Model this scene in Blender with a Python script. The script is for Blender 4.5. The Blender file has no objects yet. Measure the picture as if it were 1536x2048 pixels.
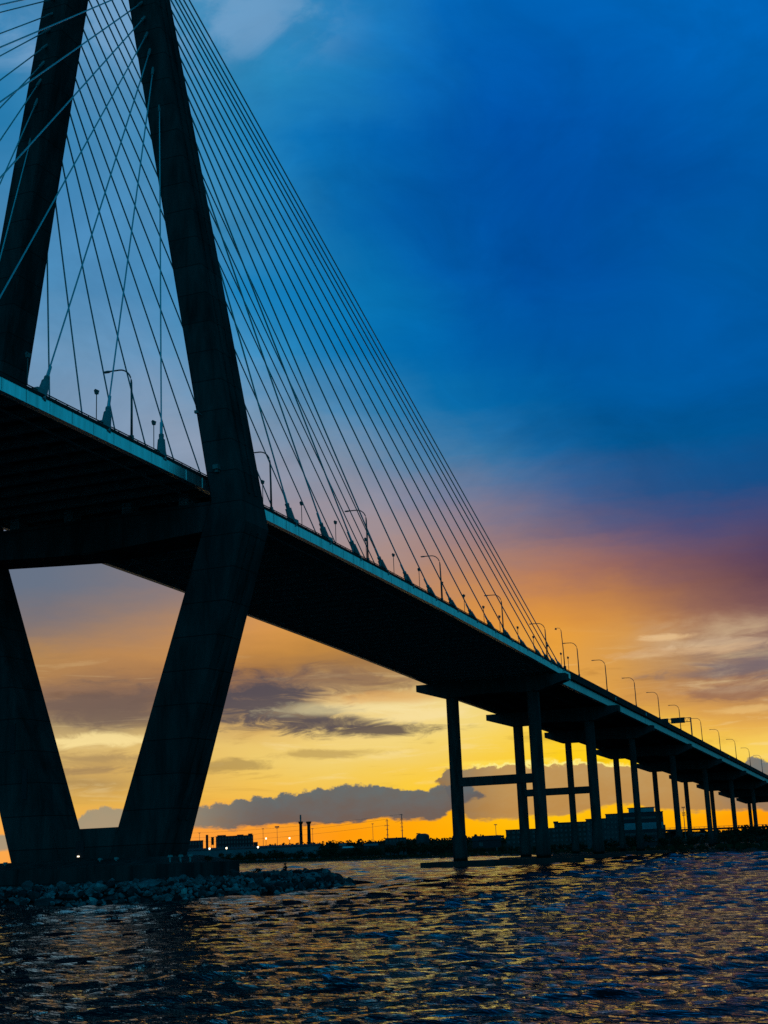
import bpy, math, random
import numpy as np
from mathutils import Vector, Matrix, noise as mnoise
R = math.radians
scene = bpy.context.scene
COL = scene.collection

# ------------------------------------------------------------------ camera
cam_data = bpy.data.cameras.new('camera')
cam = bpy.data.objects.new('camera', cam_data)
COL.objects.link(cam)
CAM = Vector((-170.7538, -110.1103, 4.4624))
cr = Vector((0.3664125502, -0.9295457926, -0.0410665614))
cu = Vector((-0.2076588969, -0.1247193434, 0.9702179487))
cb = Vector((-0.9069838067, -0.3469721960, -0.2387271865))
M3 = Matrix((cr, cu, cb)).transposed()
cam.matrix_world = Matrix.Translation(CAM) @ M3.to_4x4()
cam_data.sensor_fit = 'HORIZONTAL'
cam_data.sensor_width = 36.0
cam_data.lens = 36.0 * 2771.436 / 1536.0
cam_data.clip_start = 0.5
cam_data.clip_end = 60000
scene.camera = cam

# ------------------------------------------------------------------ view transform
scene.view_settings.view_transform = 'Standard'
scene.view_settings.look = 'None'
scene.view_settings.exposure = 0.0
scene.view_settings.gamma = 1.0
scene.cycles.use_denoising = False
scene.cycles.max_bounces = 4
scene.cycles.diffuse_bounces = 2
scene.cycles.glossy_bounces = 2
scene.cycles.sample_clamp_indirect = 4.0

# ------------------------------------------------------------------ node helper
class NT:
    def __init__(s, tree):
        s.t = tree; s.n = tree.nodes; s.l = tree.links
    def new(s, typ, **kw):
        n = s.n.new(typ)
        for k, v in kw.items(): setattr(n, k, v)
        return n
    def put(s, sock, v):
        if hasattr(v, 'is_linked') or isinstance(v, bpy.types.NodeSocket): s.l.new(v, sock)
        else: sock.default_value = v
    def m(s, op, a, b=0.0, c=None, clamp=False):
        n = s.new('ShaderNodeMath', operation=op, use_clamp=clamp)
        s.put(n.inputs[0], a); s.put(n.inputs[1], b)
        if c is not None: s.put(n.inputs[2], c)
        return n.outputs[0]
    def dot(s, a, v):
        n = s.new('ShaderNodeVectorMath', operation='DOT_PRODUCT')
        s.put(n.inputs[0], a); n.inputs[1].default_value = v
        return n.outputs['Value']
    def vec(s, x, y, z=0.0):
        n = s.new('ShaderNodeCombineXYZ')
        s.put(n.inputs[0], x); s.put(n.inputs[1], y); s.put(n.inputs[2], z)
        return n.outputs[0]
    def noise(s, v, scale=1.0, detail=4.0, rough=0.5, dist=0.0):
        n = s.new('ShaderNodeTexNoise'); s.l.new(v, n.inputs['Vector'])
        n.inputs['Scale'].default_value = scale; n.inputs['Detail'].default_value = detail
        n.inputs['Roughness'].default_value = rough; n.inputs['Distortion'].default_value = dist
        return n.outputs[0]
    def sstep(s, x, a, b):
        n = s.new('ShaderNodeMapRange', interpolation_type='SMOOTHSTEP')
        s.put(n.inputs['Value'], x); s.put(n.inputs['From Min'], a); s.put(n.inputs['From Max'], b)
        return n.outputs[0]
    def lstep(s, x, a, b, c=0.0, d=1.0):
        n = s.new('ShaderNodeMapRange')
        s.put(n.inputs['Value'], x); s.put(n.inputs['From Min'], a); s.put(n.inputs['From Max'], b)
        s.put(n.inputs['To Min'], c); s.put(n.inputs['To Max'], d)
        return n.outputs[0]
    def ramp(s, fac, stops, interp='LINEAR'):
        n = s.new('ShaderNodeValToRGB'); r = n.color_ramp; r.interpolation = interp
        while len(r.elements) < len(stops): r.elements.new(0.5)
        for e, (p, c) in zip(r.elements, stops):
            e.position = p; e.color = (c[0], c[1], c[2], 1)
        s.put(n.inputs[0], fac)
        return n.outputs[0]
    def curve(s, x, pts, lo, hi, vlo, vhi):
        n = s.new('ShaderNodeFloatCurve'); c = n.mapping.curves[0]
        P = [((p - lo) / (hi - lo), (q - vlo) / (vhi - vlo)) for p, q in pts]
        while len(c.points) < len(P): c.points.new(0.5, 0.5)
        for pt, (a, b) in zip(c.points, P): pt.location = (a, b); pt.handle_type = 'AUTO_CLAMPED'
        n.mapping.update()
        s.put(n.inputs['Value'], s.lstep(x, lo, hi))
        return s.lstep(n.outputs[0], 0.0, 1.0, vlo, vhi)
    def mix(s, f, a, b, blend='MIX'):
        n = s.new('ShaderNodeMix', data_type='RGBA', blend_type=blend)
        s.put(n.inputs[0], f); s.put(n.inputs[6], a); s.put(n.inputs[7], b)
        return n.outputs[2]

def s2l(c):
    c /= 255.0
    return c / 12.92 if c < 0.04045 else ((c + 0.055) / 1.055) ** 2.4
def rgb(r, g, b):
    return (s2l(r), s2l(g), s2l(b), 1.0)

# ------------------------------------------------------------------ sky (world)
SKY_U = [-17.5, -14.5, -11.5, -8.5, -5.5, -2.5, 0.5, 3.5, 6.5, 9.5, 12.5, 15.5, 18.5, 21.5, 24.5, 27.5, 30.5]
SKY_V = [0.0, 0.8, 1.6, 2.4, 3.2, 3.8, 4.4, 5.0, 5.6, 6.2, 6.8, 7.5, 8.2, 9.0, 10.0, 11.0, 12.5, 14.0, 16.0, 18.0, 20.5, 23.0, 26.0, 29.0, 31.5, 34.0]
SKY = [
    [(252, 166, 73), (250, 170, 80), (249, 171, 78), (221, 167, 83), (197, 159, 93), (212, 175, 106), (212, 178, 112), (196, 165, 109), (172, 143, 102), (156, 125, 93), (159, 122, 87), (169, 127, 85), (165, 127, 91), (145, 122, 105), (120, 116, 121), (100, 114, 134), (102, 114, 133), (111, 120, 135), (118, 139, 163), (118, 148, 178), (105, 147, 182), (84, 140, 182), (65, 133, 180), (52, 129, 179), (47, 128, 179), (46, 128, 179)],
    [(252, 164, 69), (251, 167, 74), (247, 172, 75), (229, 177, 80), (173, 141, 89), (210, 172, 101), (221, 186, 114), (201, 171, 113), (157, 133, 99), (138, 110, 89), (151, 115, 87), (176, 130, 82), (179, 134, 84), (140, 119, 108), (119, 114, 121), (104, 114, 132), (101, 114, 134), (104, 116, 135), (121, 149, 178), (120, 151, 181), (106, 148, 184), (76, 138, 182), (65, 133, 180), (41, 125, 177), (49, 129, 179), (49, 129, 180)],
    [(253, 161, 63), (254, 160, 62), (247, 171, 70), (226, 175, 80), (184, 148, 89), (213, 171, 96), (222, 187, 115), (200, 172, 115), (153, 129, 97), (128, 103, 86), (138, 106, 85), (174, 127, 82), (186, 135, 84), (164, 128, 100), (140, 121, 115), (119, 117, 127), (106, 115, 131), (112, 122, 140), (122, 151, 180), (120, 151, 181), (106, 149, 186), (72, 136, 181), (68, 134, 180), (32, 122, 175), (37, 125, 177), (43, 127, 179)],
    [(253, 158, 56), (252, 158, 62), (250, 162, 60), (240, 185, 78), (228, 181, 89), (233, 190, 100), (230, 192, 110), (204, 169, 105), (161, 129, 91), (138, 108, 86), (135, 103, 83), (168, 121, 79), (193, 138, 81), (191, 139, 90), (162, 129, 109), (138, 122, 122), (128, 121, 126), (134, 139, 156), (129, 153, 179), (125, 152, 181), (103, 149, 187), (76, 138, 183), (66, 133, 180), (34, 123, 176), (29, 122, 176), (48, 129, 181)],
    [(254, 157, 40), (253, 154, 45), (251, 163, 51), (244, 190, 76), (242, 198, 92), (239, 203, 109), (236, 199, 110), (225, 184, 105), (210, 169, 107), (185, 146, 101), (153, 115, 85), (161, 115, 71), (194, 136, 69), (212, 148, 78), (207, 147, 89), (176, 136, 104), (157, 138, 136), (149, 147, 160), (139, 153, 175), (132, 154, 180), (100, 147, 186), (79, 139, 185), (70, 134, 182), (47, 128, 179), (50, 130, 180), (57, 132, 183)],
    [(254, 160, 21), (255, 153, 10), (251, 168, 35), (245, 194, 72), (243, 204, 96), (242, 208, 114), (243, 210, 122), (241, 208, 128), (235, 203, 134), (217, 182, 123), (175, 137, 91), (165, 120, 72), (194, 136, 66), (215, 150, 69), (217, 151, 79), (186, 142, 109), (164, 144, 146), (155, 146, 157), (139, 149, 170), (120, 151, 180), (78, 144, 188), (68, 138, 186), (75, 139, 185), (72, 138, 184), (81, 141, 186), (75, 139, 186)],
    [(255, 168, 9), (255, 165, 7), (255, 170, 13), (252, 204, 56), (247, 205, 83), (243, 209, 112), (244, 214, 125), (245, 215, 133), (243, 215, 142), (230, 199, 132), (186, 148, 96), (160, 118, 74), (171, 122, 68), (200, 140, 71), (199, 140, 86), (177, 138, 119), (166, 140, 137), (150, 142, 153), (124, 144, 169), (94, 143, 181), (43, 133, 186), (26, 127, 185), (64, 141, 188), (66, 141, 188), (84, 145, 189), (85, 146, 190)],
    [(255, 177, 6), (255, 180, 3), (255, 187, 21), (255, 202, 39), (251, 204, 63), (248, 207, 77), (247, 212, 98), (244, 215, 121), (243, 216, 130), (239, 212, 131), (219, 178, 103), (210, 156, 80), (214, 149, 68), (224, 149, 63), (208, 141, 77), (184, 132, 101), (158, 128, 127), (129, 128, 150), (89, 133, 170), (48, 126, 176), (10, 119, 182), (13, 121, 184), (34, 128, 185), (36, 131, 186), (50, 137, 187), (73, 145, 191)],
    [(255, 180, 6), (255, 196, 8), (255, 193, 20), (255, 206, 17), (254, 208, 17), (253, 206, 33), (252, 206, 47), (248, 206, 71), (240, 197, 92), (236, 174, 74), (232, 164, 66), (232, 161, 62), (231, 158, 60), (222, 149, 63), (208, 139, 73), (180, 123, 94), (134, 111, 123), (103, 113, 147), (52, 117, 167), (12, 109, 170), (1, 105, 174), (6, 113, 180), (8, 106, 176), (12, 111, 178), (37, 131, 185), (66, 142, 190)],
    [(255, 174, 7), (255, 179, 6), (255, 190, 19), (255, 203, 17), (254, 209, 25), (252, 207, 37), (248, 198, 49), (234, 175, 64), (219, 157, 73), (218, 156, 73), (214, 155, 77), (211, 153, 81), (212, 151, 78), (202, 138, 73), (186, 125, 77), (154, 105, 95), (100, 91, 123), (68, 94, 141), (24, 101, 160), (3, 99, 165), (0, 90, 163), (1, 90, 167), (1, 91, 169), (3, 99, 174), (27, 123, 184), (53, 136, 189)],
    [(255, 160, 7), (255, 165, 6), (255, 187, 18), (252, 203, 50), (250, 208, 75), (246, 198, 77), (235, 178, 76), (216, 158, 80), (189, 135, 82), (172, 126, 87), (167, 130, 99), (173, 136, 104), (170, 128, 98), (154, 107, 86), (137, 93, 85), (122, 86, 96), (83, 79, 119), (43, 83, 136), (4, 88, 149), (0, 89, 158), (0, 85, 160), (0, 80, 160), (0, 83, 164), (1, 88, 170), (12, 108, 181), (28, 122, 188)],
    [(255, 153, 8), (255, 151, 8), (255, 169, 12), (250, 206, 76), (249, 210, 97), (243, 197, 93), (228, 171, 84), (205, 150, 85), (163, 117, 84), (138, 103, 91), (138, 114, 106), (151, 123, 109), (145, 109, 98), (123, 85, 86), (99, 68, 83), (91, 67, 93), (70, 73, 118), (26, 78, 134), (1, 86, 148), (0, 88, 158), (0, 86, 162), (0, 80, 160), (0, 79, 162), (0, 82, 167), (1, 94, 178), (5, 105, 186)],
    [(255, 155, 7), (255, 152, 8), (254, 172, 22), (249, 199, 72), (246, 205, 96), (239, 192, 92), (223, 170, 87), (198, 145, 87), (153, 109, 85), (128, 95, 90), (134, 112, 107), (148, 121, 108), (137, 101, 94), (112, 76, 82), (86, 60, 81), (79, 60, 90), (55, 72, 123), (16, 76, 134), (1, 84, 147), (0, 88, 161), (0, 88, 164), (0, 84, 160), (0, 80, 162), (0, 83, 168), (0, 92, 179), (0, 101, 187)],
    [(255, 161, 8), (255, 168, 14), (252, 184, 39), (248, 199, 80), (241, 195, 88), (231, 182, 87), (216, 166, 86), (197, 149, 87), (180, 135, 89), (166, 126, 93), (157, 120, 96), (149, 113, 96), (133, 100, 95), (116, 82, 87), (96, 68, 85), (82, 66, 95), (50, 72, 122), (21, 76, 133), (4, 83, 145), (0, 87, 159), (0, 88, 163), (0, 87, 160), (0, 82, 162), (0, 88, 173), (0, 96, 183), (0, 103, 190)],
    [(254, 173, 16), (255, 165, 15), (251, 182, 42), (244, 189, 67), (233, 182, 77), (222, 173, 80), (213, 164, 88), (194, 147, 88), (176, 133, 90), (162, 123, 94), (153, 117, 96), (144, 110, 96), (135, 101, 94), (124, 91, 91), (108, 81, 92), (89, 76, 100), (58, 75, 117), (33, 77, 130), (13, 82, 143), (4, 86, 154), (0, 88, 161), (0, 87, 160), (0, 88, 168), (0, 94, 178), (0, 99, 185), (0, 104, 190)],
    [(254, 171, 16), (251, 181, 33), (245, 185, 50), (243, 189, 71), (231, 181, 80), (220, 171, 83), (208, 161, 85), (196, 150, 87), (185, 141, 89), (175, 133, 90), (166, 126, 91), (156, 118, 92), (147, 110, 92), (136, 103, 94), (121, 95, 97), (104, 90, 103), (79, 85, 113), (58, 84, 124), (11, 82, 144), (3, 86, 156), (0, 87, 161), (0, 87, 162), (0, 93, 173), (0, 96, 178), (0, 98, 181), (0, 101, 185)],
    [(254, 169, 16), (251, 179, 34), (244, 184, 52), (235, 180, 64), (224, 173, 72), (216, 166, 76), (206, 159, 86), (194, 149, 88), (183, 139, 90), (172, 131, 91), (163, 123, 92), (153, 115, 92), (143, 108, 93), (132, 100, 94), (116, 93, 98), (99, 87, 103), (74, 83, 114), (53, 82, 125), (31, 84, 138), (16, 85, 149), (0, 87, 161), (0, 89, 166), (0, 94, 174), (0, 96, 178), (0, 96, 178), (0, 96, 179)],
]
CLOUDS = [
    (-3.76, 6.93, 5.37, 0.70, 0.55, (120, 92, 82)),
    (-5.63, 6.18, 3.31, 1.03, 0.92, (82, 76, 84)),
    (-3.60, 5.57, 2.48, 0.41, 0.80, (88, 78, 84)),
    (-0.95, 4.88, 3.41, 0.31, 0.92, (88, 76, 76)),
    (-6.88, 3.68, 1.86, 0.27, 0.60, (150, 122, 76)),
    (-2.62, 4.02, 2.48, 0.19, 0.60, (170, 138, 80)),
    (-11.27, 6.13, 3.51, 0.93, 0.70, (112, 92, 84)),
    (-12.05, 4.07, 3.10, 0.41, 0.50, (170, 138, 90)),
    (-1.74, 5.82, 3.51, 0.35, 0.45, (250, 232, 172)),
    (-12.06, 4.86, 3.10, 0.31, 0.85, (252, 226, 155)),
    (1.23, 5.38, 2.27, 0.29, 0.60, (248, 224, 160)),
    (-0.49, 6.20, 2.69, 0.29, 0.50, (225, 165, 90)),
    (13.65, 7.63, 2.27, 0.29, 0.50, (214, 184, 150)),
    (14.33, 6.58, 2.48, 0.41, 0.55, (118, 106, 112)),
    (11.30, 8.00, 1.24, 0.14, 0.60, (245, 205, 150)),
    (14.04, 5.61, 2.27, 0.37, 0.55, (128, 92, 86)),
    (14.35, 4.94, 1.86, 0.19, 0.50, (240, 198, 125)),
    (-12.61, 2.04, 2.48, 0.25, 0.50, (235, 180, 80)),
    (4.28, 3.37, 2.48, 0.12, 0.60, (255, 225, 90)),
    (-2.89, 5.24, 2.48, 0.35, 0.85, (88, 78, 82)),
    (12.64, 7.40, 3.51, 0.21, 0.45, (226, 186, 140)),
    (13.34, 6.45, 3.10, 0.25, 0.50, (120, 106, 108)),
    (-13.40, 3.62, 3.10, 0.19, 0.50, (150, 122, 90)),
    (-11.26, 4.15, 2.69, 0.17, 0.50, (165, 135, 92))]
world = bpy.data.worlds.new('World'); scene.world = world
world.use_nodes = True
def build_sky():
    t = NT(world.node_tree); t.n.clear()
    tc = t.new('ShaderNodeTexCoord').outputs['Generated']
    nrm = t.new('ShaderNodeVectorMath', operation='NORMALIZE'); t.l.new(tc, nrm.inputs[0]); d = nrm.outputs[0]
    yaw = 0.365379
    f = (math.cos(yaw), math.sin(yaw), 0); r = (math.sin(yaw), -math.cos(yaw), 0)
    deg = 180 / math.pi
    u = t.m('MULTIPLY', t.m('ARCTAN2', t.dot(d, r), t.dot(d, f)), deg)      # degrees right of the bay axis
    v = t.m('MULTIPLY', t.m('ARCSINE', t.dot(d, (0, 0, 1))), deg)           # elevation
    v = t.m('ABSOLUTE', v)
    # turbulent drift so that bands of colour break up like real cloud
    p1 = t.vec(t.m('MULTIPLY', u, 0.16), t.m('MULTIPLY', v, 0.42), 3.0)
    n1 = t.m('SUBTRACT', t.noise(p1, 1.0, 9, 0.60), 0.5)
    p2 = t.vec(t.m('MULTIPLY', u, 0.20), t.m('MULTIPLY', v, 0.75), 11.0)
    n2 = t.m('SUBTRACT', t.noise(p2, 1.0, 9, 0.64), 0.5)
    lowv = t.lstep(v, 2.0, 14.0, 0.9, 2.2)
    uu = t.m('ADD', u, t.m('MULTIPLY', n1, 3.2))
    vv = t.m('ADD', v, t.m('MULTIPLY', n2, lowv))
    uu = t.m('ADD', uu, t.m('MULTIPLY', t.m('MAXIMUM', t.m('SUBTRACT', vv, 12.0), 0.0), 0.55))
    fv = t.m('DIVIDE', vv, 36.0, clamp=True)
    col = None
    rows = SKY
    for i, row in enumerate(rows):
        st = [(vv_ / 36.0, rgb(*h)) for vv_, h in zip(SKY_V, row)]
        c = t.ramp(fv, st)
        if col is None: col = c
        else: col = t.mix(t.m('MULTIPLY', t.lstep(uu, SKY_U[i-1], SKY_U[i]), 1.0, clamp=True), col, c)
    # soft mottling of the deep blue cloud deck
    mot = t.noise(t.vec(t.m('MULTIPLY', u, 0.15), t.m('MULTIPLY', v, 0.21), 60.0), 1.0, 10, 0.62, 0.8)
    mk = t.m('MULTIPLY', t.sstep(v, 11.0, 16.0), t.lstep(mot, 0.3, 0.7, -0.15, 0.09))
    mv = t.new('ShaderNodeVectorMath', operation='SCALE'); t.l.new(col, mv.inputs[0]); t.l.new(t.m('ADD', 1.0, mk), mv.inputs['Scale']); col = mv.outputs[0]
    pale = t.noise(t.vec(t.m('MULTIPLY', u, 0.24), t.m('MULTIPLY', v, 0.40), 71.0), 1.0, 7, 0.58, 0.5)
    pr = t.m('MULTIPLY', t.sstep(t.m('ADD', v, t.m('MULTIPLY', u, -0.10)), 31.4, 33.6), t.m('SUBTRACT', 1.0, t.sstep(u, -5.0, 1.0)))
    col = t.mix(t.m('MULTIPLY', t.m('MULTIPLY', pr, t.sstep(pale, 0.40, 0.62)), 0.6), col, rgb(125, 166, 204))
    # thin streaks of cloud in the bright band over the horizon
    p3 = t.vec(t.m('MULTIPLY', u, 0.22), t.m('MULTIPLY', v, 1.9), 20.0)
    st = t.noise(p3, 1.0, 7, 0.62, 0.6)
    band = t.m('MULTIPLY', t.sstep(v, 1.8, 3.2), t.m('SUBTRACT', 1.0, t.sstep(v, 6.2, 9.0)))
    dark = t.m('MULTIPLY', t.sstep(st, 0.54, 0.70), band)
    col = t.mix(t.m('MULTIPLY', dark, 0.30), col, t.mix(1.0, col, (0.34, 0.26, 0.30, 1), 'MULTIPLY'))
    lite = t.m('MULTIPLY', t.sstep(t.m('SUBTRACT', 1.0, st), 0.54, 0.70), band)
    col = t.mix(t.m('MULTIPLY', lite, 0.30), col, (0.98, 0.78, 0.40, 1))
    # separate clouds: (right, up, half width, half height, opacity, dark or bright)
    fr = t.noise(t.vec(t.m('MULTIPLY', u, 0.55), t.m('MULTIPLY', v, 2.0), 44.0), 1.0, 8, 0.66, 0.8)
    fr = t.m('MULTIPLY', t.m('SUBTRACT', fr, 0.5), 2.6)
    for (u0, v0, a, b_, op, cc) in CLOUDS:
        q = t.m('SQRT', t.m('ADD', t.m('POWER', t.m('MULTIPLY', t.m('SUBTRACT', u, u0), 1 / a), 2.0), t.m('POWER', t.m('MULTIPLY', t.m('SUBTRACT', v, v0), 1 / b_), 2.0)))
        k = t.m('SUBTRACT', 1.0, t.sstep(t.m('ADD', q, fr), 0.35, 1.25))
        col = t.mix(t.m('MULTIPLY', k, op), col, rgb(*cc))
    # wisps, right, ten degrees up
    p4 = t.vec(t.m('MULTIPLY', u, 0.22), t.m('ADD', t.m('MULTIPLY', v, 0.95), t.m('MULTIPLY', u, -0.03)), 31.0)
    w = t.noise(p4, 1.0, 8, 0.62, 0.5)
    reg = t.m('MULTIPLY', t.m('MULTIPLY', t.sstep(v, 4.6, 6.4), t.m('SUBTRACT', 1.0, t.sstep(v, 8.0, 9.4))), t.sstep(u, 9.0, 12.5))
    col = t.mix(t.m('MULTIPLY', t.m('MULTIPLY', reg, t.sstep(w, 0.46, 0.72)), 0.5), col, rgb(218, 190, 150))
    col = t.mix(t.m('MULTIPLY', t.m('MULTIPLY', reg, t.sstep(t.m('SUBTRACT', 1.0, w), 0.46, 0.70)), 0.4), col, rgb(110, 95, 105))
    # cloud banks on the horizon: a billowing top edge and a ragged lower one
    pb = t.vec(t.m('MULTIPLY', u, 1.0), t.m('MULTIPLY', v, 1.3), 5.0)
    bil = t.new('ShaderNodeTexVoronoi', feature='SMOOTH_F1'); t.l.new(pb, bil.inputs['Vector'])
    bil.inputs['Scale'].default_value = 1.5; bil.inputs['Smoothness'].default_value = 0.25
    bump = t.m('MULTIPLY', t.m('SUBTRACT', 0.45, bil.outputs['Distance']), 0.34)
    fine = t.m('MULTIPLY', t.m('SUBTRACT', t.noise(pb, 3.6, 7, 0.66), 0.5), 0.46)
    rag = t.m('MULTIPLY', t.m('SUBTRACT', t.noise(t.vec(t.m('MULTIPLY', u, 0.9), t.m('MULTIPLY', v, 2.2), 8.0), 1.6, 6, 0.6), 0.5), 0.55)
    tex = t.noise(t.vec(t.m('MULTIPLY', u, 0.9), t.m('MULTIPLY', v, 1.6), 2.0), 1.4, 7, 0.6)
    def bank(col, top, bot, ctop, cbot, soft, glow):
        T = t.m('ADD', t.m('ADD', t.curve(u, top, -20, 20, 0, 4), bump), fine)
        B = t.m('ADD', t.curve(u, bot, -20, 20, 0, 4), rag)
        inside = t.m('MULTIPLY', t.sstep(t.m('SUBTRACT', T, v), -0.03, soft), t.sstep(t.m('SUBTRACT', v, B), -0.07, 0.10))
        h = t.m('DIVIDE', t.m('SUBTRACT', v, B), t.m('MAXIMUM', t.m('SUBTRACT', T, B), 0.2), clamp=True)
        c = t.mix(t.m('ADD', t.m('MULTIPLY', h, 0.75), t.m('MULTIPLY', t.m('SUBTRACT', tex, 0.5), 1.3), clamp=True), cbot, ctop)
        if glow is not None:
            e = t.m('MULTIPLY', t.sstep(t.m('SUBTRACT', v, T), -0.07, 0.01), t.m('SUBTRACT', 1.0, t.sstep(t.m('SUBTRACT', v, T), 0.02, 0.16)))
            e = t.m('MULTIPLY', e, t.m('MULTIPLY', t.sstep(u, 2.2, 4.2), t.m('SUBTRACT', 1.0, t.sstep(u, 8.5, 11.0))))
            col = t.mix(t.m('MULTIPLY', e, 0.8), col, glow)
        return t.mix(t.m('MULTIPLY', inside, 0.97), col, c)
    Btop = [(-20, 0.5), (0.9, 0.6), (1.55, 2.75), (1.83, 3.02), (2.24, 3.16), (4.27, 3.22), (7.29, 3.14), (10.85, 2.98), (13.2, 2.98), (20, 3.1)]
    Bbot = [(-20, 1.4), (0.9, 2.9), (1.6, 2.72), (1.91, 2.5), (2.75, 1.33), (3.74, 1.11), (5.15, 1.15), (6.55, 1.2), (7.75, 1.32), (9.15, 1.5), (10.12, 1.3), (11.1, 1.14), (14.6, 1.02), (20, 1.0)]
    warm = t.sstep(u, 1.5, 5.0); cold = t.sstep(u, 11.5, 14.5)
    bc = t.mix(cold, t.mix(warm, rgb(126, 118, 104), rgb(190, 152, 98)), rgb(92, 112, 122))
    bd = t.mix(cold, t.mix(warm, rgb(146, 112, 76), rgb(186, 138, 78)), rgb(150, 120, 92))
    col = bank(col, Btop, Bbot, bc, bd, 0.06, rgb(255, 244, 150))
    Atop = [(-20, 1.0), (-15.6, 1.29), (-13.8, 1.6), (-12.6, 2.0), (-11.55, 2.2), (-9.9, 2.2), (-7.9, 2.08), (-7.3, 2.2), (-5.9, 2.38), (-4.9, 2.42), (-3.9, 2.58), (-2.9, 2.66), (-2.05, 2.8), (-1.4, 2.8), (-0.6, 2.6), (1.2, 2.5), (2.0, 2.6), (2.8, 2.5), (4.2, 1.9), (20, 0.0)]
    Abot = [(-20, 0.6), (-15.6, 0.72), (-8.1, 1.3), (-6.3, 1.18), (-4.7, 1.3), (-2.9, 1.2), (-1.5, 1.24), (-0.7, 1.36), (0.5, 1.26), (1.5, 1.25), (1.95, 1.42), (2.6, 1.75), (4.2, 2.1), (20, 2.2)]
    left = t.sstep(u, -11.0, -5.0)
    ac = t.mix(left, rgb(160, 148, 122), rgb(92, 106, 112)); ad = t.mix(left, rgb(170, 150, 120), rgb(104, 92, 88))
    col = bank(col, Atop, Abot, ac, ad, 0.10, None)
    # the rest of the dome: dusk blue behind and overhead, its brightness shaped to light the bridge
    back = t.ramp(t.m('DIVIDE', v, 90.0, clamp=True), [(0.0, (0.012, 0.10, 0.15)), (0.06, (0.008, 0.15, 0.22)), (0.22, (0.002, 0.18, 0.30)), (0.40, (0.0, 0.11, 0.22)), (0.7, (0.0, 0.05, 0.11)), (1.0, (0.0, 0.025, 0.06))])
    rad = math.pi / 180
    rear = t.m('POWER', t.m('MAXIMUM', t.m('COSINE', t.m('MULTIPLY', t.m('SUBTRACT', u, 195.0), rad)), 0.0), 1.5)  # sky behind the camera raised to light the tower front
    fill_patch = t.m('POWER', t.m('MAXIMUM', t.m('COSINE', t.m('MULTIPLY', t.m('SUBTRACT', u, 58.0), rad)), 0.0), 8.0)  # unseen bright sky patch added right of frame to light the edge girders
    bright = t.m('ADD', t.m('ADD', 0.10, t.m('MULTIPLY', rear, 1.55)), t.m('MULTIPLY', fill_patch, 1.35))
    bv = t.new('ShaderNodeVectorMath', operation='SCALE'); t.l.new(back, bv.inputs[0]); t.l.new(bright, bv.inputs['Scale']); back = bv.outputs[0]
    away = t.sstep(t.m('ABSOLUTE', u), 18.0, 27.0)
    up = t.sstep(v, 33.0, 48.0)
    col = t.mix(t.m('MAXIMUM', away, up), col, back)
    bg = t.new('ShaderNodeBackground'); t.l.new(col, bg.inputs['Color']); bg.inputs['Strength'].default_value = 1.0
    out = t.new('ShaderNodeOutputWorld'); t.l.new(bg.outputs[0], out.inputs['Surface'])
build_sky()

# ------------------------------------------------------------------ sun (low behind the cloud bank)
sun_data = bpy.data.lights.new('sun', 'SUN'); sun = bpy.data.objects.new('sun', sun_data); COL.objects.link(sun)
sun_data.energy = 0.012; sun_data.angle = R(14); sun_data.color = (1.0, 0.62, 0.25)
az = R(20.93 - 8.0); el = R(2.5)
sd = Vector((math.cos(az) * math.cos(el), math.sin(az) * math.cos(el), math.sin(el)))
sun.rotation_euler = sd.to_track_quat('Z', 'Y').to_euler()

# ------------------------------------------------------------------ materials
def mat(name, base, rough=0.7, metal=0.0, spec=0.4, var=0.25, scale=0.4, bump=0.0, bscale=3.0, second=None, stretch=(1, 1, 1), lines=0.0, detail=6):
    m = bpy.data.materials.new(name); m.use_nodes = True
    t = NT(m.node_tree); b = t.n['Principled BSDF']
    tc = t.new('ShaderNodeTexCoord').outputs['Object']
    mp = t.new('ShaderNodeMapping'); t.l.new(tc, mp.inputs['Vector']); mp.inputs['Scale'].default_value = stretch
    n = t.noise(mp.outputs[0], scale, detail, 0.6, 0.3)
    lo = tuple(c * (1 - var) for c in base) if second is None else second
    hi = tuple(min(1, c * (1 + var)) for c in base)
    c = t.ramp(n, [(0.30, lo), (0.70, hi)])
    if lines:
        sep = t.new('ShaderNodeSeparateXYZ'); t.l.new(tc, sep.inputs[0])
        fr = t.m('FRACT', t.m('DIVIDE', sep.outputs[2], lines))
        ln = t.m('MULTIPLY', t.m('SUBTRACT', 1.0, t.sstep(t.m('ABSOLUTE', t.m('SUBTRACT', fr, 0.5)), 0.006, 0.024)), 0.8)
        lift = t.new('ShaderNodeTexWhiteNoise', noise_dimensions='1D'); t.l.new(t.m('FLOOR', t.m('ADD', t.m('DIVIDE', sep.outputs[2], lines), 0.5)), lift.inputs['W'])
        c = t.mix(1.0, c, t.mix(lift.outputs['Value'], (0.90, 0.90, 0.90, 1), (1.08, 1.08, 1.08, 1)), 'MULTIPLY')
        c = t.mix(ln, c, (base[0] * 0.3, base[1] * 0.3, base[2] * 0.3, 1))
    t.l.new(c, b.inputs['Base Color'])
    b.inputs['Roughness'].default_value = rough; b.inputs['Metallic'].default_value = metal
    b.inputs['Specular IOR Level'].default_value = spec
    if bump:
        bn = t.new('ShaderNodeBump'); bn.inputs['Strength'].default_value = 0.6; bn.inputs['Distance'].default_value = bump
        t.l.new(t.noise(mp.outputs[0], bscale, 5, 0.6), bn.inputs['Height']); t.l.new(bn.outputs[0], b.inputs['Normal'])
    return m
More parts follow.
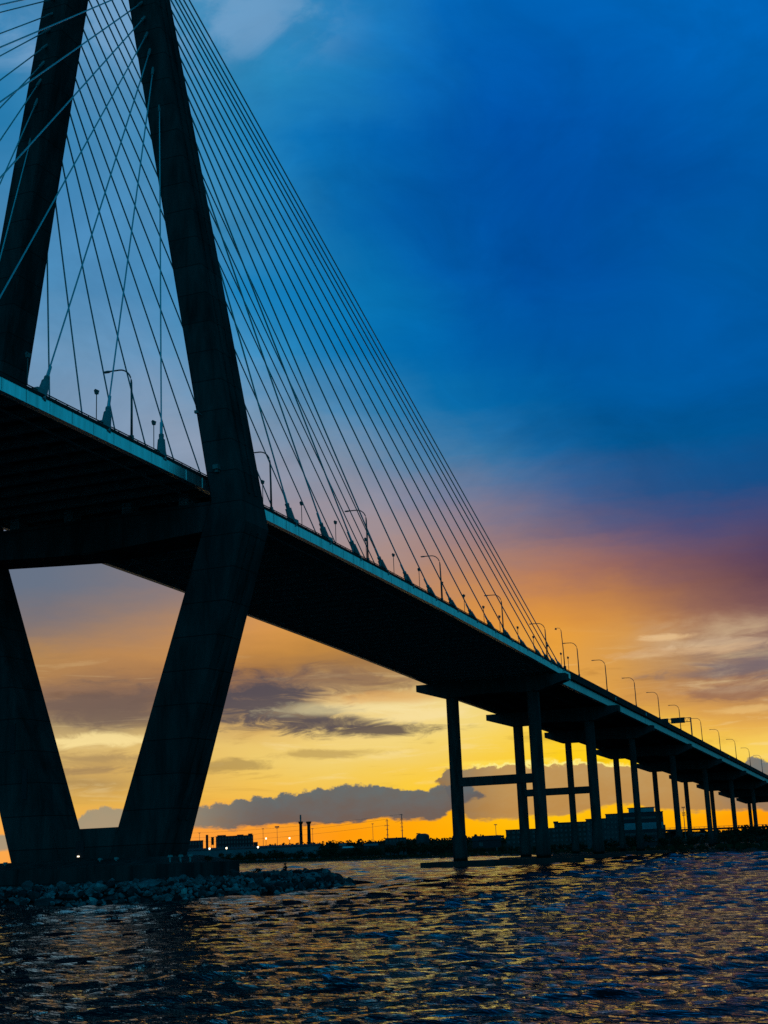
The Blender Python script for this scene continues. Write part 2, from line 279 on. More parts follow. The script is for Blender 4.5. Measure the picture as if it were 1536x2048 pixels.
def vary(m, lo, hi):
    t = NT(m.node_tree); p = t.n['Principled BSDF']; src = p.inputs['Base Color'].links[0].from_socket
    r = t.new('ShaderNodeObjectInfo').outputs['Random']
    k = t.lstep(t.m('POWER', r, 2.2), 0.0, 1.0, lo, hi)
    s = t.new('ShaderNodeVectorMath', operation='SCALE'); t.l.new(src, s.inputs[0]); t.l.new(k, s.inputs['Scale']); t.l.new(s.outputs[0], p.inputs['Base Color'])
def emit(name, col, power):
    m = bpy.data.materials.new(name); m.use_nodes = True
    b = m.node_tree.nodes['Principled BSDF']
    b.inputs['Base Color'].default_value = (*col, 1); b.inputs['Emission Color'].default_value = (*col, 1); b.inputs['Emission Strength'].default_value = power
    return m
M = {}
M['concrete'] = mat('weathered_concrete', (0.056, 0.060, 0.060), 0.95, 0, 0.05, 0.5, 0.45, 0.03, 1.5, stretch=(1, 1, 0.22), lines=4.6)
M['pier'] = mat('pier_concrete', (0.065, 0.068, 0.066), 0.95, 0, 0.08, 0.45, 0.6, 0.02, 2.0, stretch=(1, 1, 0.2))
def tide(m, z0, z1):
    t = NT(m.node_tree); p = t.n['Principled BSDF']; src = p.inputs['Base Color'].links[0].from_socket
    tc = t.new('ShaderNodeTexCoord').outputs['Object']; sep = t.new('ShaderNodeSeparateXYZ'); t.l.new(tc, sep.inputs[0])
    z = t.m('ADD', sep.outputs[2], t.m('MULTIPLY', t.m('SUBTRACT', t.noise(tc, 1.2, 5, 0.6), 0.5), 1.2))
    t.l.new(t.mix(t.sstep(z, z0, z1), (0.012, 0.016, 0.010, 1), src), p.inputs['Base Color'])
tide(M['pier'], 1.9, 2.6)
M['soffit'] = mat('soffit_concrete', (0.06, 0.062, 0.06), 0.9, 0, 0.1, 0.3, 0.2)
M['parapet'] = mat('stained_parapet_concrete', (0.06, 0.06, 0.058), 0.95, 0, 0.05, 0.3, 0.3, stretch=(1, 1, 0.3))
M['fascia'] = mat('pale_painted_girder', (0.78, 0.80, 0.78), 0.32, 0.75, 0.7, 0.28, 0.9, stretch=(1, 1, 0.10))
M['fascia2'] = mat('pale_grey_girder', (0.62, 0.64, 0.63), 0.36, 0.75, 0.6, 0.2, 0.4, stretch=(1, 1, 0.12))
M['steel'] = mat('grey_floor_beam_steel', (0.24, 0.25, 0.25), 0.8, 0, 0.1, 0.25, 0.5)
M['cable'] = mat('white_cable_sheath', (0.74, 0.83, 0.90), 0.32, 0.3, 0.7, 0.08, 0.2)
M['anchor'] = mat('grey_anchor_steel', (0.30, 0.32, 0.33), 0.5, 0, 0.5, 0.2, 0.6)
M['pole'] = mat('galvanised_pole', (0.16, 0.16, 0.16), 0.5, 0.3, 0.4, 0.15, 1.0)
M['sign'] = mat('dark_sign_back', (0.05, 0.052, 0.05), 0.7, 0, 0.2, 0.2, 0.8)
M['rock'] = mat('riprap_granite', (0.17, 0.18, 0.19), 0.9, 0, 0.15, 0.85, 0.7, 0.08, 2.2)
vary(M['rock'], 0.25, 1.7)
M['rockwet'] = mat('dark_riprap', (0.05, 0.053, 0.056), 0.7, 0, 0.3, 0.5, 0.9, 0.05, 2.5)
M['rockpale'] = mat('pale_riprap', (0.62, 0.60, 0.58), 0.8, 0, 0.3, 0.25, 1.5, 0.05, 2.5)
M['mound'] = mat('island_core', (0.05, 0.05, 0.05), 0.95, 0, 0.1, 0.4, 0.5)
M['leaf'] = mat('dark_foliage', (0.03, 0.045, 0.022), 0.9, 0, 0.1, 0.5, 0.6)
M['bark'] = mat('bark', (0.05, 0.04, 0.03), 0.95, 0, 0.1, 0.3, 1.5)
M['flood'] = mat('grey_floodlight', (0.34, 0.38, 0.38), 0.6, 0, 0.3, 0.2, 1.0)
M['land'] = mat('shore_ground', (0.06, 0.06, 0.045), 0.95, 0, 0.1, 0.4, 0.05)
M['wall'] = mat('grey_facade', (0.08, 0.08, 0.085), 0.9, 0, 0.2, 0.3, 0.1)
M['brick'] = mat('brown_facade', (0.07, 0.06, 0.055), 0.9, 0, 0.2, 0.25, 0.2)
M['dark'] = mat('dark_facade', (0.045, 0.045, 0.05), 0.9, 0, 0.2, 0.25, 0.1)
M['chim'] = mat('sooty_brick', (0.045, 0.035, 0.03), 0.95, 0, 0.1, 0.3, 0.2)
M['pale'] = mat('white_painted_metal', (0.75, 0.77, 0.78), 0.5, 0, 0.4, 0.1, 0.2)
M['shed'] = mat('pale_blue_cladding', (0.13, 0.17, 0.19), 0.7, 0, 0.3, 0.3, 0.05, stretch=(1, 1, 0.2))
M['glass'] = mat('window_glass', (0.03, 0.05, 0.06), 0.12, 0, 0.8, 0.3, 0.3)
M['band'] = mat('blue_glass_band', (0.18, 0.27, 0.31), 0.4, 0, 0.4, 0.3, 0.2)
M['cloth'] = mat('dark_clothing', (0.03, 0.03, 0.035), 0.95, 0, 0.1, 0.3, 3.0)
M['lamp'] = emit('lit_lamp', (1.0, 0.84, 0.58), 2.6)
M['doorlamp'] = emit('lit_door_lamp', (1.0, 0.84, 0.60), 3.0)

def water_mat():
    m = bpy.data.materials.new('harbour_water'); m.use_nodes = True
    t = NT(m.node_tree); t.n.clear()
    tc = t.new('ShaderNodeTexCoord').outputs['Object']
    mp = t.new('ShaderNodeMapping'); t.l.new(tc, mp.inputs['Vector'])
    mp.inputs['Rotation'].default_value = (0, 0, -R(28)); mp.inputs['Scale'].default_value = (1.0, 0.42, 1.0)
    a = t.noise(mp.outputs[0], 0.55, 5, 0.62, 0.4); c = t.noise(mp.outputs[0], 2.2, 4, 0.6, 0.2)
    b1 = t.new('ShaderNodeBump'); b1.inputs['Strength'].default_value = 1.0; b1.inputs['Distance'].default_value = 0.42; t.l.new(a, b1.inputs['Height'])
    b2 = t.new('ShaderNodeBump'); b2.inputs['Strength'].default_value = 1.0; b2.inputs['Distance'].default_value = 0.08
    t.l.new(c, b2.inputs['Height']); t.l.new(b1.outputs[0], b2.inputs['Normal'])
    fr = t.new('ShaderNodeFresnel'); fr.inputs['IOR'].default_value = 1.33; t.l.new(b2.outputs[0], fr.inputs['Normal'])
    k = t.m('MULTIPLY', t.m('POWER', fr.outputs[0], 1.55), 0.95, clamp=True)
    gl = t.new('ShaderNodeBsdfGlossy'); gl.inputs['Roughness'].default_value = 0.045; gl.inputs['Color'].default_value = (0.92, 1.0, 0.84, 1); t.l.new(b2.outputs[0], gl.inputs['Normal'])
    df = t.new('ShaderNodeBsdfDiffuse'); df.inputs['Color'].default_value = (0.001, 0.018, 0.026, 1)
    mx = t.new('ShaderNodeMixShader'); t.l.new(k, mx.inputs[0]); t.l.new(df.outputs[0], mx.inputs[1]); t.l.new(gl.outputs[0], mx.inputs[2])
    out = t.new('ShaderNodeOutputMaterial'); t.l.new(mx.outputs[0], out.inputs['Surface'])
    return m
M['water'] = water_mat()

# ------------------------------------------------------------------ mesh helpers
class MB:
    def __init__(s): s.v = []; s.f = []
    def add(s, vs, fs):
        k = len(s.v); s.v += [tuple(p) for p in vs]; s.f += [tuple(i + k for i in f) for f in fs]
    def box(s, c, size, rz=0.0, taper=1.0):
        x, y, z = (q / 2 for q in size); vs = []
        for sz in (-1, 1):
            k = taper if sz > 0 else 1.0
            for sx, sy in ((-1, -1), (1, -1), (1, 1), (-1, 1)):
                px, py = sx * x * k, sy * y * k
                vs.append((c[0] + px * math.cos(rz) - py * math.sin(rz), c[1] + px * math.sin(rz) + py * math.cos(rz), c[2] + sz * z))
        s.add(vs, [(3, 2, 1, 0), (4, 5, 6, 7), (0, 1, 5, 4), (1, 2, 6, 5), (2, 3, 7, 6), (3, 0, 4, 7)])
    def loft(s, rings, cap=True):
        n = len(rings[0]); vs = [p for r in rings for p in r]; fs = []
        for i in range(len(rings) - 1):
            for j in range(n):
                a, b = i * n + j, i * n + (j + 1) % n
                fs.append((a, b, b + n, a + n))
        if cap: fs += [tuple(range(n - 1, -1, -1)), tuple((len(rings) - 1) * n + j for j in range(n))]
        s.add(vs, fs)
    def tube(s, pts, rad, n=8):
        pts = [Vector(p) for p in pts]
        if not isinstance(rad, (list, tuple)): rad = [rad] * len(pts)
        rings = []
        for i, p in enumerate(pts):
            d = (pts[min(i + 1, len(pts) - 1)] - pts[max(i - 1, 0)]).normalized()
            a = d.cross(Vector((0, 0, 1)) if abs(d.z) < 0.95 else Vector((0, 1, 0))).normalized(); b = d.cross(a)
            rings.append([p + (a * math.cos(q) - b * math.sin(q)) * rad[i] for q in (2 * math.pi * (j + 0.5) / n for j in range(n))])
        s.loft(rings)
    def build(s, name, m, parent=None, smooth=False, origin=None):
        me = bpy.data.meshes.new(name)
        vs = s.v if origin is None else [(p[0] - origin[0], p[1] - origin[1], p[2] - origin[2]) for p in s.v]
        me.from_pydata(vs, [], s.f); me.update()
        if smooth: me.polygons.foreach_set('use_smooth', [True] * len(me.polygons))
        me.materials.append(m)
        o = bpy.data.objects.new(name, me); COL.objects.link(o)
        if origin is not None: o.location = origin
        if parent: o.parent = parent
        return o
def tag(o, label, cat, group=None):
    o['label'] = label; o['category'] = cat
    if group: o['group'] = group
    return o
def thing(name, label, cat, loc=(0, 0, 0), rz=0.0, group=None):
    o = bpy.data.objects.new(name, None); COL.objects.link(o)
    o.location = loc; o.rotation_euler = (0, 0, rz); o.empty_display_size = 0.5
    return tag(o, label, cat, group)
def dup(root, label=None, group=None):
    r = root.copy(); COL.objects.link(r)
    if label: r['label'] = label
    if group: r['group'] = group
    for ch in list(root.children):
        c = ch.copy(); COL.objects.link(c); c.parent = r
        for g in ch.children:
            d = g.copy(); COL.objects.link(d); d.parent = c
    return r
def struct(o, kind='structure'):
    o['kind'] = kind; return o
ORD = ['first', 'second', 'third', 'fourth', 'fifth', 'sixth', 'seventh', 'eighth', 'ninth', 'tenth', 'eleventh', 'twelfth', 'thirteenth', 'fourteenth', 'fifteenth', 'sixteenth', 'seventeenth', 'eighteenth', 'nineteenth']

# ------------------------------------------------------------------ bridge geometry
HW = 18.836                      # half width of the deck
X1 = 193.66                      # first pier
def zd(x):                       # roadway edge level
    if x < X1: return 57.0 - 0.016612 * x - 6.8e-5 * x * x
    return 57.0 - 0.016612 * X1 - 6.8e-5 * X1 * X1 - 0.026187 * (x - X1)
def lerp(a, b, t): return a + (b - a) * t
def yo(z):
    return lerp(12.83, 25.666, (z - 8) / 41.88) if z < 49.88 else lerp(25.666, 10.444, (z - 49.88) / 90.12)
def yi(z):
    return lerp(4.90, 20.1945, (z - 8) / 45.44) if z < 53.44 else lerp(20.1945, 5.624, (z - 53.44) / 86.56)
def dxx(z):
    return lerp(3.81, 3.77, (z - 8) / 41.88) if z < 49.88 else lerp(3.77, 2.915, (z - 49.88) / 90.12)

# ------------------------------------------------------------------ water
def build_water():
    rng = np.random.default_rng(7)
    fine = np.linspace(-R(25), R(25), 560); coarse = np.linspace(R(25), 2 * math.pi - R(25), 120)[1:-1]
    ang = np.concatenate([fine, coarse])
    dang = np.concatenate([np.full(560, fine[1] - fine[0]), np.full(len(coarse), R(2.6))])
    rr = [3.0]
    while rr[-1] < 900: rr.append(rr[-1] + max(0.12, rr[-1] * 0.0052))
    nfine = len(rr)
    while rr[-1] < 40000: rr.append(rr[-1] * 1.16)
    rr = np.array(rr); dr = np.gradient(rr)
    A, Rr = np.meshgrid(ang + 0.365379, rr)
    X = CAM.x + Rr * np.cos(A); Y = CAM.y + Rr * np.sin(A)
    sp = np.maximum(dr[:, None], Rr * dang[None, :])
    Z = np.zeros_like(X)
    head = 0.365379 + R(12)
    for i in range(90):
        lam = 0.36 * (6.5 / 0.36) ** rng.random()
        th = head + rng.normal(0, R(24)); k = 2 * math.pi / lam
        slope = 0.044 * (0.75 + 0.5 * rng.random()) * (1.1 if 0.5 < lam < 2.6 else 0.5)
        ph = k * (X * math.cos(th) + Y * math.sin(th)) + rng.random() * 6.28
        ph = ph + 0.6 * np.sin(0.045 * (X * math.sin(th) - Y * math.cos(th)) + rng.random() * 6.28)
        fade = np.clip((lam - 1.6 * sp) / (1.2 * sp), 0, 1)
        w = np.sin(ph)
        Z += fade * slope / k * (w + 0.22 * np.cos(2 * ph))
    far = np.clip((Rr - 70) / 150, 0, 1); far = far * far * (3 - 2 * far)
    for i in range(44):
        lam = 4.5 * (18.0 / 4.5) ** rng.random(); th = head + rng.normal(0, R(26)); k = 2 * math.pi / lam
        ph = k * (X * math.cos(th) + Y * math.sin(th)) + rng.random() * 6.28 + 0.8 * np.sin(0.03 * (X * math.sin(th) - Y * math.cos(th)) + rng.random() * 6.28)
        Z += far * np.clip((lam - 1.6 * sp) / (1.2 * sp), 0, 1) * 0.026 / k * np.sin(ph)
    slick = np.sin(0.05 * X * math.cos(head + 0.5) + 0.05 * Y * math.sin(head + 0.5) + 1.4 * np.sin(0.013 * X - 0.021 * Y)) * np.sin(0.019 * X + 0.011 * Y + 2.0)
    Z *= 1 - 0.42 * np.clip(slick * 1.6 - 0.35, 0, 1)
    gust = 0.75 + 0.35 * np.sin(0.021 * X + 0.034 * Y + 1.0) * np.sin(0.043 * X - 0.017 * Y)
    Z *= gust * (1 + 0.7 * np.clip((Rr - 60) / 140, 0, 1))
    nr, na = X.shape
    V = np.stack([X, Y, Z], -1).reshape(-1, 3)
    i = np.arange(nr - 1)[:, None] * na; j = np.arange(na)[None, :]; j2 = (j + 1) % na
    F = np.stack([i + j, i + na + j, i + na + j2, i + j2], -1).reshape(-1, 4)
    V = np.vstack([V, [[CAM.x, CAM.y, 0.0]]])
    me = bpy.data.meshes.new('water')
    cen = np.stack([np.full(na, len(V) - 1), np.arange(na), (np.arange(na) + 1) % na], -1)
    nq, nt = len(F), len(cen)
    me.vertices.add(len(V)); me.vertices.foreach_set('co', V.astype(np.float32).ravel())
    me.loops.add(nq * 4 + nt * 3); me.loops.foreach_set('vertex_index', np.concatenate([F.ravel(), cen.ravel()]).astype(np.int32))
    me.polygons.add(nq + nt)
    me.polygons.foreach_set('loop_start', np.concatenate([np.arange(nq) * 4, nq * 4 + np.arange(nt) * 3]).astype(np.int32))
    me.polygons.foreach_set('use_smooth', [True] * (nq + nt))
    me.update(calc_edges=True); me.validate()
    me.materials.append(M['water'])
    o = bpy.data.objects.new('water', me); COL.objects.link(o); struct(o)
build_water()

# ------------------------------------------------------------------ tower
def build_tower():
    t = thing('bridge_tower', 'dark concrete diamond tower of the cable bridge, rising from the rock island', 'bridge tower', (0, 0, 0))
    def ring(z, s):
        a, b, d, c = s * yi(z), s * yo(z), dxx(z), 0.28
        sg = 1 if b > a else -1
        r = [(-d, a + sg * c), (-d + c, a), (d - c, a), (d, a + sg * c), (d, b - sg * c), (d - c, b), (-d + c, b), (-d, b - sg * c)]
        if s < 0: r = r[::-1]
        return [(p[0], p[1], z) for p in r]
    for s in (-1, 1):
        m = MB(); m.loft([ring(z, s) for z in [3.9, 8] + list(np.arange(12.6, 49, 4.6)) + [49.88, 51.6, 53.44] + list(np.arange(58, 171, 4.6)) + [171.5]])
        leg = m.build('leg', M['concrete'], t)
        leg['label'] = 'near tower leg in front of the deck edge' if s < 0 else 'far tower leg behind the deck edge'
        # raised pilaster strips on the outer face, as on the real leg
        m = MB()
        for z0, z1 in ((10, 49.0), (54.5, 168)):
            for x0 in (-1.0, 1.0):
                r_ = []
                for z in np.linspace(z0, z1, 12):
                    y = s * yo(z)
                    r_.append([(x0 - 0.35, y - s * 0.05, z), (x0 + 0.35, y - s * 0.05, z), (x0 + 0.35, y + s * 0.16, z), (x0 - 0.35, y + s * 0.16, z)][::s])
                m.loft(r_)
        m.build('pilaster', M['concrete'], leg)
    m = MB()
    prof = [(-20.0, 49.25, 53.4), (-9.0, 48.6, 53.4), (0, 48.1, 53.4), (9.0, 48.6, 53.4), (20.0, 49.25, 53.4)]
    m.loft([[(-3.45, y, a), (3.45, y, a), (3.45, y, b), (-3.45, y, b)] for y, a, b in prof])
    m.build('cross_beam', M['concrete'], t)
    for y in (-14.5, -5, 5, 14.5):
        m = MB(); m.box((0, y, 54.55), (2.2, 1.6, 2.2)); m.build('bearing', M['steel'], t)
    m = MB(); m.box((0, 0, 7.2), (6.9, 11.4, 4.4)); m.build('base_wall', M['concrete'], t)
    m = MB(); m.box((0, 0, 174), (5.4, 10.2, 6.0), taper=0.8); m.build('tower_head', M['concrete'], t)
    m = MB()
    m.loft([[(-11.3, -15.7, 4.25), (11.3, -15.7, 4.25), (11.3, 15.7, 4.25), (-11.3, 15.7, 4.25)], [(-5.2, -13.4, 5.25), (5.2, -13.4, 5.25), (5.2, 13.4, 5.25), (-5.2, 13.4, 5.25)]])
    m.build('sloped_apron', M['pier'], t)
    m = MB(); m.box((0, 0, 2.15), (23.2, 32.0, 4.2)); m.build('pile_cap', M['concrete'], t)
    m = MB(); m.box((-3.5, 0.74, 6.62), (0.14, 1.3, 2.3)); dr = m.build('door', M['dark'], t)
    m = MB(); m.box((-3.62, 0.9, 5.72), (0.14, 0.26, 0.15)); m.build('door_lamp', M['doorlamp'], dr)
    m = MB(); m.box((-4.15, -21.5, 58.0), (0.9, 0.8, 0.62)); m.box((-4.0, -21.5, 57.5), (0.6, 0.5, 0.4)); m.build('equipment_box', M['steel'], t)
    m = MB(); m.tube([(-3.6, -19.0, 66.2), (-4.4, -18.7, 66.5)], 0.06); m.box((-4.5, -18.6, 66.5), (0.5, 0.5, 0.4)); m.build('bracket_lamp', M['steel'], t)
    for z in (16.0, 22.5):
        m = MB(); m.box((-dxx(z) - 0.03, yi(z) + 2.2, z), (0.12, 0.8, 4.2)); m.build('recess_panel', M['dark'], t)  # flat dark panels standing in for a recessed slot in the far leg
build_tower()
for i, (x, y, lab) in enumerate([(-7.2, -4.9, 'pale floodlight on the apron, left one of the pair beside the tower door'), (-7.2, -7.4, 'pale floodlight on the apron, right one of the pair beside the tower door'), (-7.2, 10.3, 'pale floodlight on the concrete apron at the far left, left of the tower door'),
        (-6.6, -16.6 + 1.4, 'pale floodlight beside the foot of the near tower leg, seen against the dark concrete'), (-4.0, -15.3, 'pale floodlight at the outer corner of the near tower leg, against the far shore'), (-1.5, -15.35, 'pale floodlight right of the near tower leg, second one against the far shore')]):
    z0 = 4.25
    t = thing('floodlight', lab, 'floodlight', (x, y, z0), 0, 'floodlights round the tower foot')
    m = MB(); m.box((0, 0, 0.42), (0.18, 0.18, 0.85)); m.build('post', M['flood'], t)
    m = MB(); m.box((0.06, 0, 0.97), (0.4, 0.55, 0.28), taper=0.8); m.build('lamp_head', M['flood'], t)

# ------------------------------------------------------------------ cable stayed deck
def strip(m, xs, y0, y1, za, zb):
    if y0 > y1: y0, y1 = y1, y0
    m.loft([[(x, y0, zd(x) + za), (x, y1, zd(x) + za), (x, y1, zd(x) + zb), (x, y0, zd(x) + zb)] for x in xs])
DX0, DX1 = -240.0, 207.5
def build_deck():
    t = thing('bridge_deck', 'cable stayed bridge span with pale edge girder, passing between the tower legs', 'bridge span', (0, 0, 57))
    t.location = (0, 0, 0)
    xs = list(np.linspace(DX0, DX1, 98))
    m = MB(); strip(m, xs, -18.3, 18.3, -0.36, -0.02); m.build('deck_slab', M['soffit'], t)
    for s in (-1, 1):
        m = MB(); strip(m, xs, s * 18.24, s * HW, -1.58, 0.0)
        strip(m, xs, s * 18.1, s * 18.98, -1.66, -1.583)
        for x in np.arange(DX0 + 2, DX1, 4.6):
            z = zd(x); m.box((x, s * (HW + 0.035), z - 0.79), (0.10, 0.08, 1.5))
        g = m.build('edge_girder', M['fascia'], t)
        m = MB(); strip(m, xs, s * 18.45, s * (HW + 0.10), 0.003, 0.40)
        strip(m, xs, s * 18.66, s * 18.78, 0.62, 0.72)
        for x in np.arange(DX0 + 1, DX1, 2.3): m.box((x, s * 18.72, zd(x) + 0.51), (0.12, 0.08, 0.24))
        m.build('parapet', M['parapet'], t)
    k = 0
    for x in np.arange(DX0 + 2, DX1 - 1, 4.6):
        m = MB(); m.box((x, 0, zd(x) - 0.92), (0.06, 36.4, 1.1)); m.box((x, 0, zd(x) - 1.49), (0.6, 36.4, 0.06))
        m.build('floor_beam', M['steel'], t)
    for y in (-15.2, 12.4):
        m = MB(); strip(m, xs, y - 0.14, y + 0.14, -1.95, -1.70); m.build('drain_pipe', M['steel'], t)
    for y in (-9, 0, 9):
        m = MB(); strip(m, xs, y - 0.2, y + 0.2, -0.9, -0.37); m.build('stringer', M['steel'], t)
build_deck()

# ------------------------------------------------------------------ approach spans
PIERS = [193.66, 257.90, 322.21, 401.52, 483.97, 568.48, 655.65, 740.0, 822.0]
AX1 = 900.0
def build_approach():
    t = thing('approach_viaduct', 'sloping approach span on twin column piers, running down to the right', 'bridge span', (0, 0, 0))
    xs = [207.8] + list(np.arange(215, AX1, 12.0)) + [AX1]
    xg = [195.6] + list(np.arange(203, AX1, 12.0)) + [AX1]
    m = MB(); strip(m, xs, -18.4, 18.4, -0.42, -0.05); m.build('deck_slab', M['soffit'], t)
    for s in (-1, 1):
        m = MB(); strip(m, xs, s * 18.45, s * HW, -1.35, 0.66)
        strip(m, xs, s * 17.7, s * 18.447, -1.3, -0.43); m.build('parapet', M['parapet'], t)
        for x in (265.5, 314.4, 515.0):
            if s < 0:
                m = MB(); m.box((x, s * (HW + 0.1), zd(x) - 0.55), (0.5, 0.2, 0.95)); m.build('marker_light', M['pale'], t)
    for y in (-17.6, -8.8, 0.0, 8.8, 17.6):
        m = MB(); strip(m, xg, y - 0.35, y + 0.35, -3.55, -1.45); strip(m, xg, y - 0.55, y + 0.55, -3.62, -3.553)
        m.build('girder', M['fascia2'] if abs(y) > 17 else M['soffit'], t)
    for x in np.arange(205, AX1, 12.0):
        m = MB(); m.box((x, 0, zd(x) - 2.2), (0.15, 34.0, 1.2)); m.build('diaphragm', M['soffit'], t)
build_approach()

# ------------------------------------------------------------------ piers
def build_pier(i, x):
    ztop = zd(x) - (3.66 if i else 2.0); base = -2.0 if i < 3 else 0.6
    name = ['tallest twin column pier with a mid height cross beam, under the joint of the spans', 'second tallest twin column pier, with a mid height cross beam', 'third pier from the tower, slim, without a cross beam, at the water edge'][i] if i < 3 else '%s pier from the tower, slim columns standing on the shore' % ORD[i]
    t = thing('bridge_pier', name, 'bridge pier', (x, 0, 0), 0, 'twin column piers under the approach')
    r0 = [1.72, 1.55, 1.15, 1.2, 1.15, 1.15, 1.15, 1.15, 1.15][i]
    zc = ztop - 4.15
    for y in (-11.5, 11.5):
        m = MB(); n = 24; rings = []
        for z, r in ((base, r0 * 1.13), (8.0, r0 * 1.13), (8.3, r0), (zc - 1.0, r0), (zc + 0.5, r0 * 1.0)):
            rings.append([(r * math.cos(a), y + r * math.sin(a), z) for a in (2 * math.pi * j / n for j in range(n))])
        m.loft(rings); c = m.build('column', M['pier'], t)
        for p in c.data.polygons: p.use_smooth = len(p.vertices) == 4
    m = MB(); w = 2.1 if i < 2 else 1.6
    L = 21.2 if i < 2 else 19.6
    prof = [(-L, ztop - 1.85), (-13.6, zc), (-7.2, zc), (-5.6, zc + 0.35), (5.6, zc + 0.35), (7.2, zc), (13.6, zc), (L, ztop - 1.85)]
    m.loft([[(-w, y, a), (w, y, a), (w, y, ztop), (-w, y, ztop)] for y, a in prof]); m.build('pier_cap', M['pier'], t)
    if i == 0:
        for y in (-16, -8, 0, 8, 16):
            m = MB(); m.box((-0.6, y, ztop + 0.16), (1.0, 1.2, 0.3)); m.build('bearing', M['steel'], t)
    if i < 2:
        a, b = ((21.05, 23.45), (19.75, 21.85))[i]
        m = MB(); m.box((0, 0, (a + b) / 2), (2.2, 20.6, b - a)); m.build('cross_beam', M['pier'], t)
    if i < 3:
        m = MB(); m.box((0, 0, 0.1), (11.5, 42.0 if i == 0 else 37.0, 2.8)); m.build('footing', M['parapet'], t)
for i, x in enumerate(PIERS): build_pier(i, x)

# ------------------------------------------------------------------ stay cables
ZT = [118.6, 124.9, 128.1, 131.07, 134.0, 136.75] + [139.45 + 2.66 * k for k in range(12)]
RX = [13.9, 27.8, 41.7, 55.4, 68.8, 82.4, 96.0, 109.8, 123.4, 137.2, 150.8, 164.4, 178.6, 187.0, 194.0, 200.4]
ZR = [112.0, 116.5, 122.0, 126.0, 129.2, 131.8, 134.7, 137.6, 140.4, 143.0, 145.8, 148.4, 150.6, 152.6, 155.0, 158.0]
LX = [-13.8 * (k + 1) for k in range(16)]
def build_cable(x, zt, s, n, side):
    dirn = 'right' if side > 0 else 'left'
    plane = 'near' if s < 0 else 'far'
    t = thing('stay_cable', 'stay cable of the %s tower leg running down to the %s, %s from the tower' % (plane, dirn, ORD[n]), 'stay cable', (x, s * 18.3, zd(x)), 0, 'stay cables fanning from the tower')
    y0 = s * (yo(zt) + yi(zt)) / 2
    o = Vector((x, s * 18.3, zd(x)))
    p1 = Vector((side * (dxx(zt) - 0.4), y0, zt)); p0 = Vector((x, s * 18.3, zd(x) + 0.2)); d = (p1 - p0).normalized()
    L = (p1 - p0).length
    pts = []
    for k in range(13):
        q = k / 12; p = p0.lerp(p1, q); p.z -= 4 * q * (1 - q) * L * 0.0012 * (abs(x) / 150); pts.append(p - o)
    m = MB(); m.tube(pts, 0.135 if side > 0 else 0.105, 8); m.build('cable_sheath', M['cable'], t, True)
    m = MB(); e = (d * 1.0)
    base = Vector((0, 0, 0.05))
    m.tube([base - d * 0.3, base + d * 2.6, base + d * 2.75, base + d * 3.5], [0.72, 0.52, 0.36, 0.32], 10)
    a = m.build('anchor_sleeve', M['anchor'], t, False)
    r = MB(); r.tube([base + d * 2.55, base + d * 2.85], 0.52, 12); r.tube([base + d * 3.35, base + d * 3.7], 0.36, 12); r.build('collar', M['anchor'], a)
    m = MB(); m.tube([base + d * 3.5, base + d * 5.6], [0.22, 0.20], 8); m.build('guide_pipe', M['cable'], t)
    hb = 1.1 if abs(x) < 50 else 0.3
    m = MB(); m.box((side * 0.35, 0, hb / 2), (2.0, 1.1, hb), taper=0.82); m.build('anchor_block', M['anchor'], t)
    if abs(x) > 50:
        m = MB(); q = base + d * 3.0; m.tube([q, Vector((q.x - side * 0.55, 0, 0.1))], 0.17, 6); m.build('strut', M['anchor'], t)
    m = MB(); ep = p1 - o; m.tube([ep - d * 2.3, ep - d * 0.2], 0.24, 8); m.build('upper_pipe', M['anchor'], t)
for s in (-1, 1):
    for n, x in enumerate(RX): build_cable(x, ZR[n], s, n, 1)
    for n, x in enumerate(LX[:13]): build_cable(x, ZT[n], s, n, -1)

# ------------------------------------------------------------------ lamps and posts on the deck
def lamp_parts(t, h=10.0, reach=3.9):
    pts = [(0, 0, 0), (0, 0, h * 0.45), (0, 0.05, h * 0.78)]
    for k in range(1, 9):
        a = math.pi / 2 * k / 8; pts.append((0, 0.05 + 1.9 * (1 - math.cos(a)), h * 0.78 + 2.05 * math.sin(a)))
    pts.append((0, reach - 0.6, h * 0.78 + 2.1))
    m = MB(); m.tube(pts, [0.17, 0.15, 0.13] + [0.10] * (len(pts) - 3), 8); m.build('pole', M['pole'], t, True)
    m = MB(); m.loft([[(-w, y, z - hh), (w, y, z - hh), (w, y, z + 0.02), (-w, y, z + 0.02)] for y, w, z, hh in ((reach - 0.7, 0.10, h * 0.78 + 2.15, 0.12), (reach - 0.3, 0.22, h * 0.78 + 2.18, 0.2), (reach + 0.3, 0.20, h * 0.78 + 2.16, 0.16))])
    m.build('lamp_head', M['pole'], t)
    m = MB(); m.box((0, 0, 0.3), (0.45, 0.45, 0.6)); m.build('base', M['pole'], t)
LAMPS = [-21.9, 19.2, 59.2, 100.1, 144.5, 184.0, 219.1, 255.1, 299.4, 341.7, 385.8, 438.8, 490.8, 544.4, 598.4, 651.2]
WHERE = ['left of the near tower leg, over the three anchor spires', 'just right of the near tower leg', 'third from the left, among the close cables right of the tower', 'fourth from the left, in the middle of the cable fan', 'fifth from the left, among the outer cables', 'at the crowded foot of the last cables',
         'beside the tall thin mast, first one past the cables', 'second past the cables on the approach', 'third past the cables on the approach', 'rising behind the left sign panel', 'crossing the right sign panel', 'just right of the sign gantry post', 'second right of the sign gantry', 'third right of the sign gantry', 'fourth right of the sign gantry', 'last at the right, small above the far viaduct']
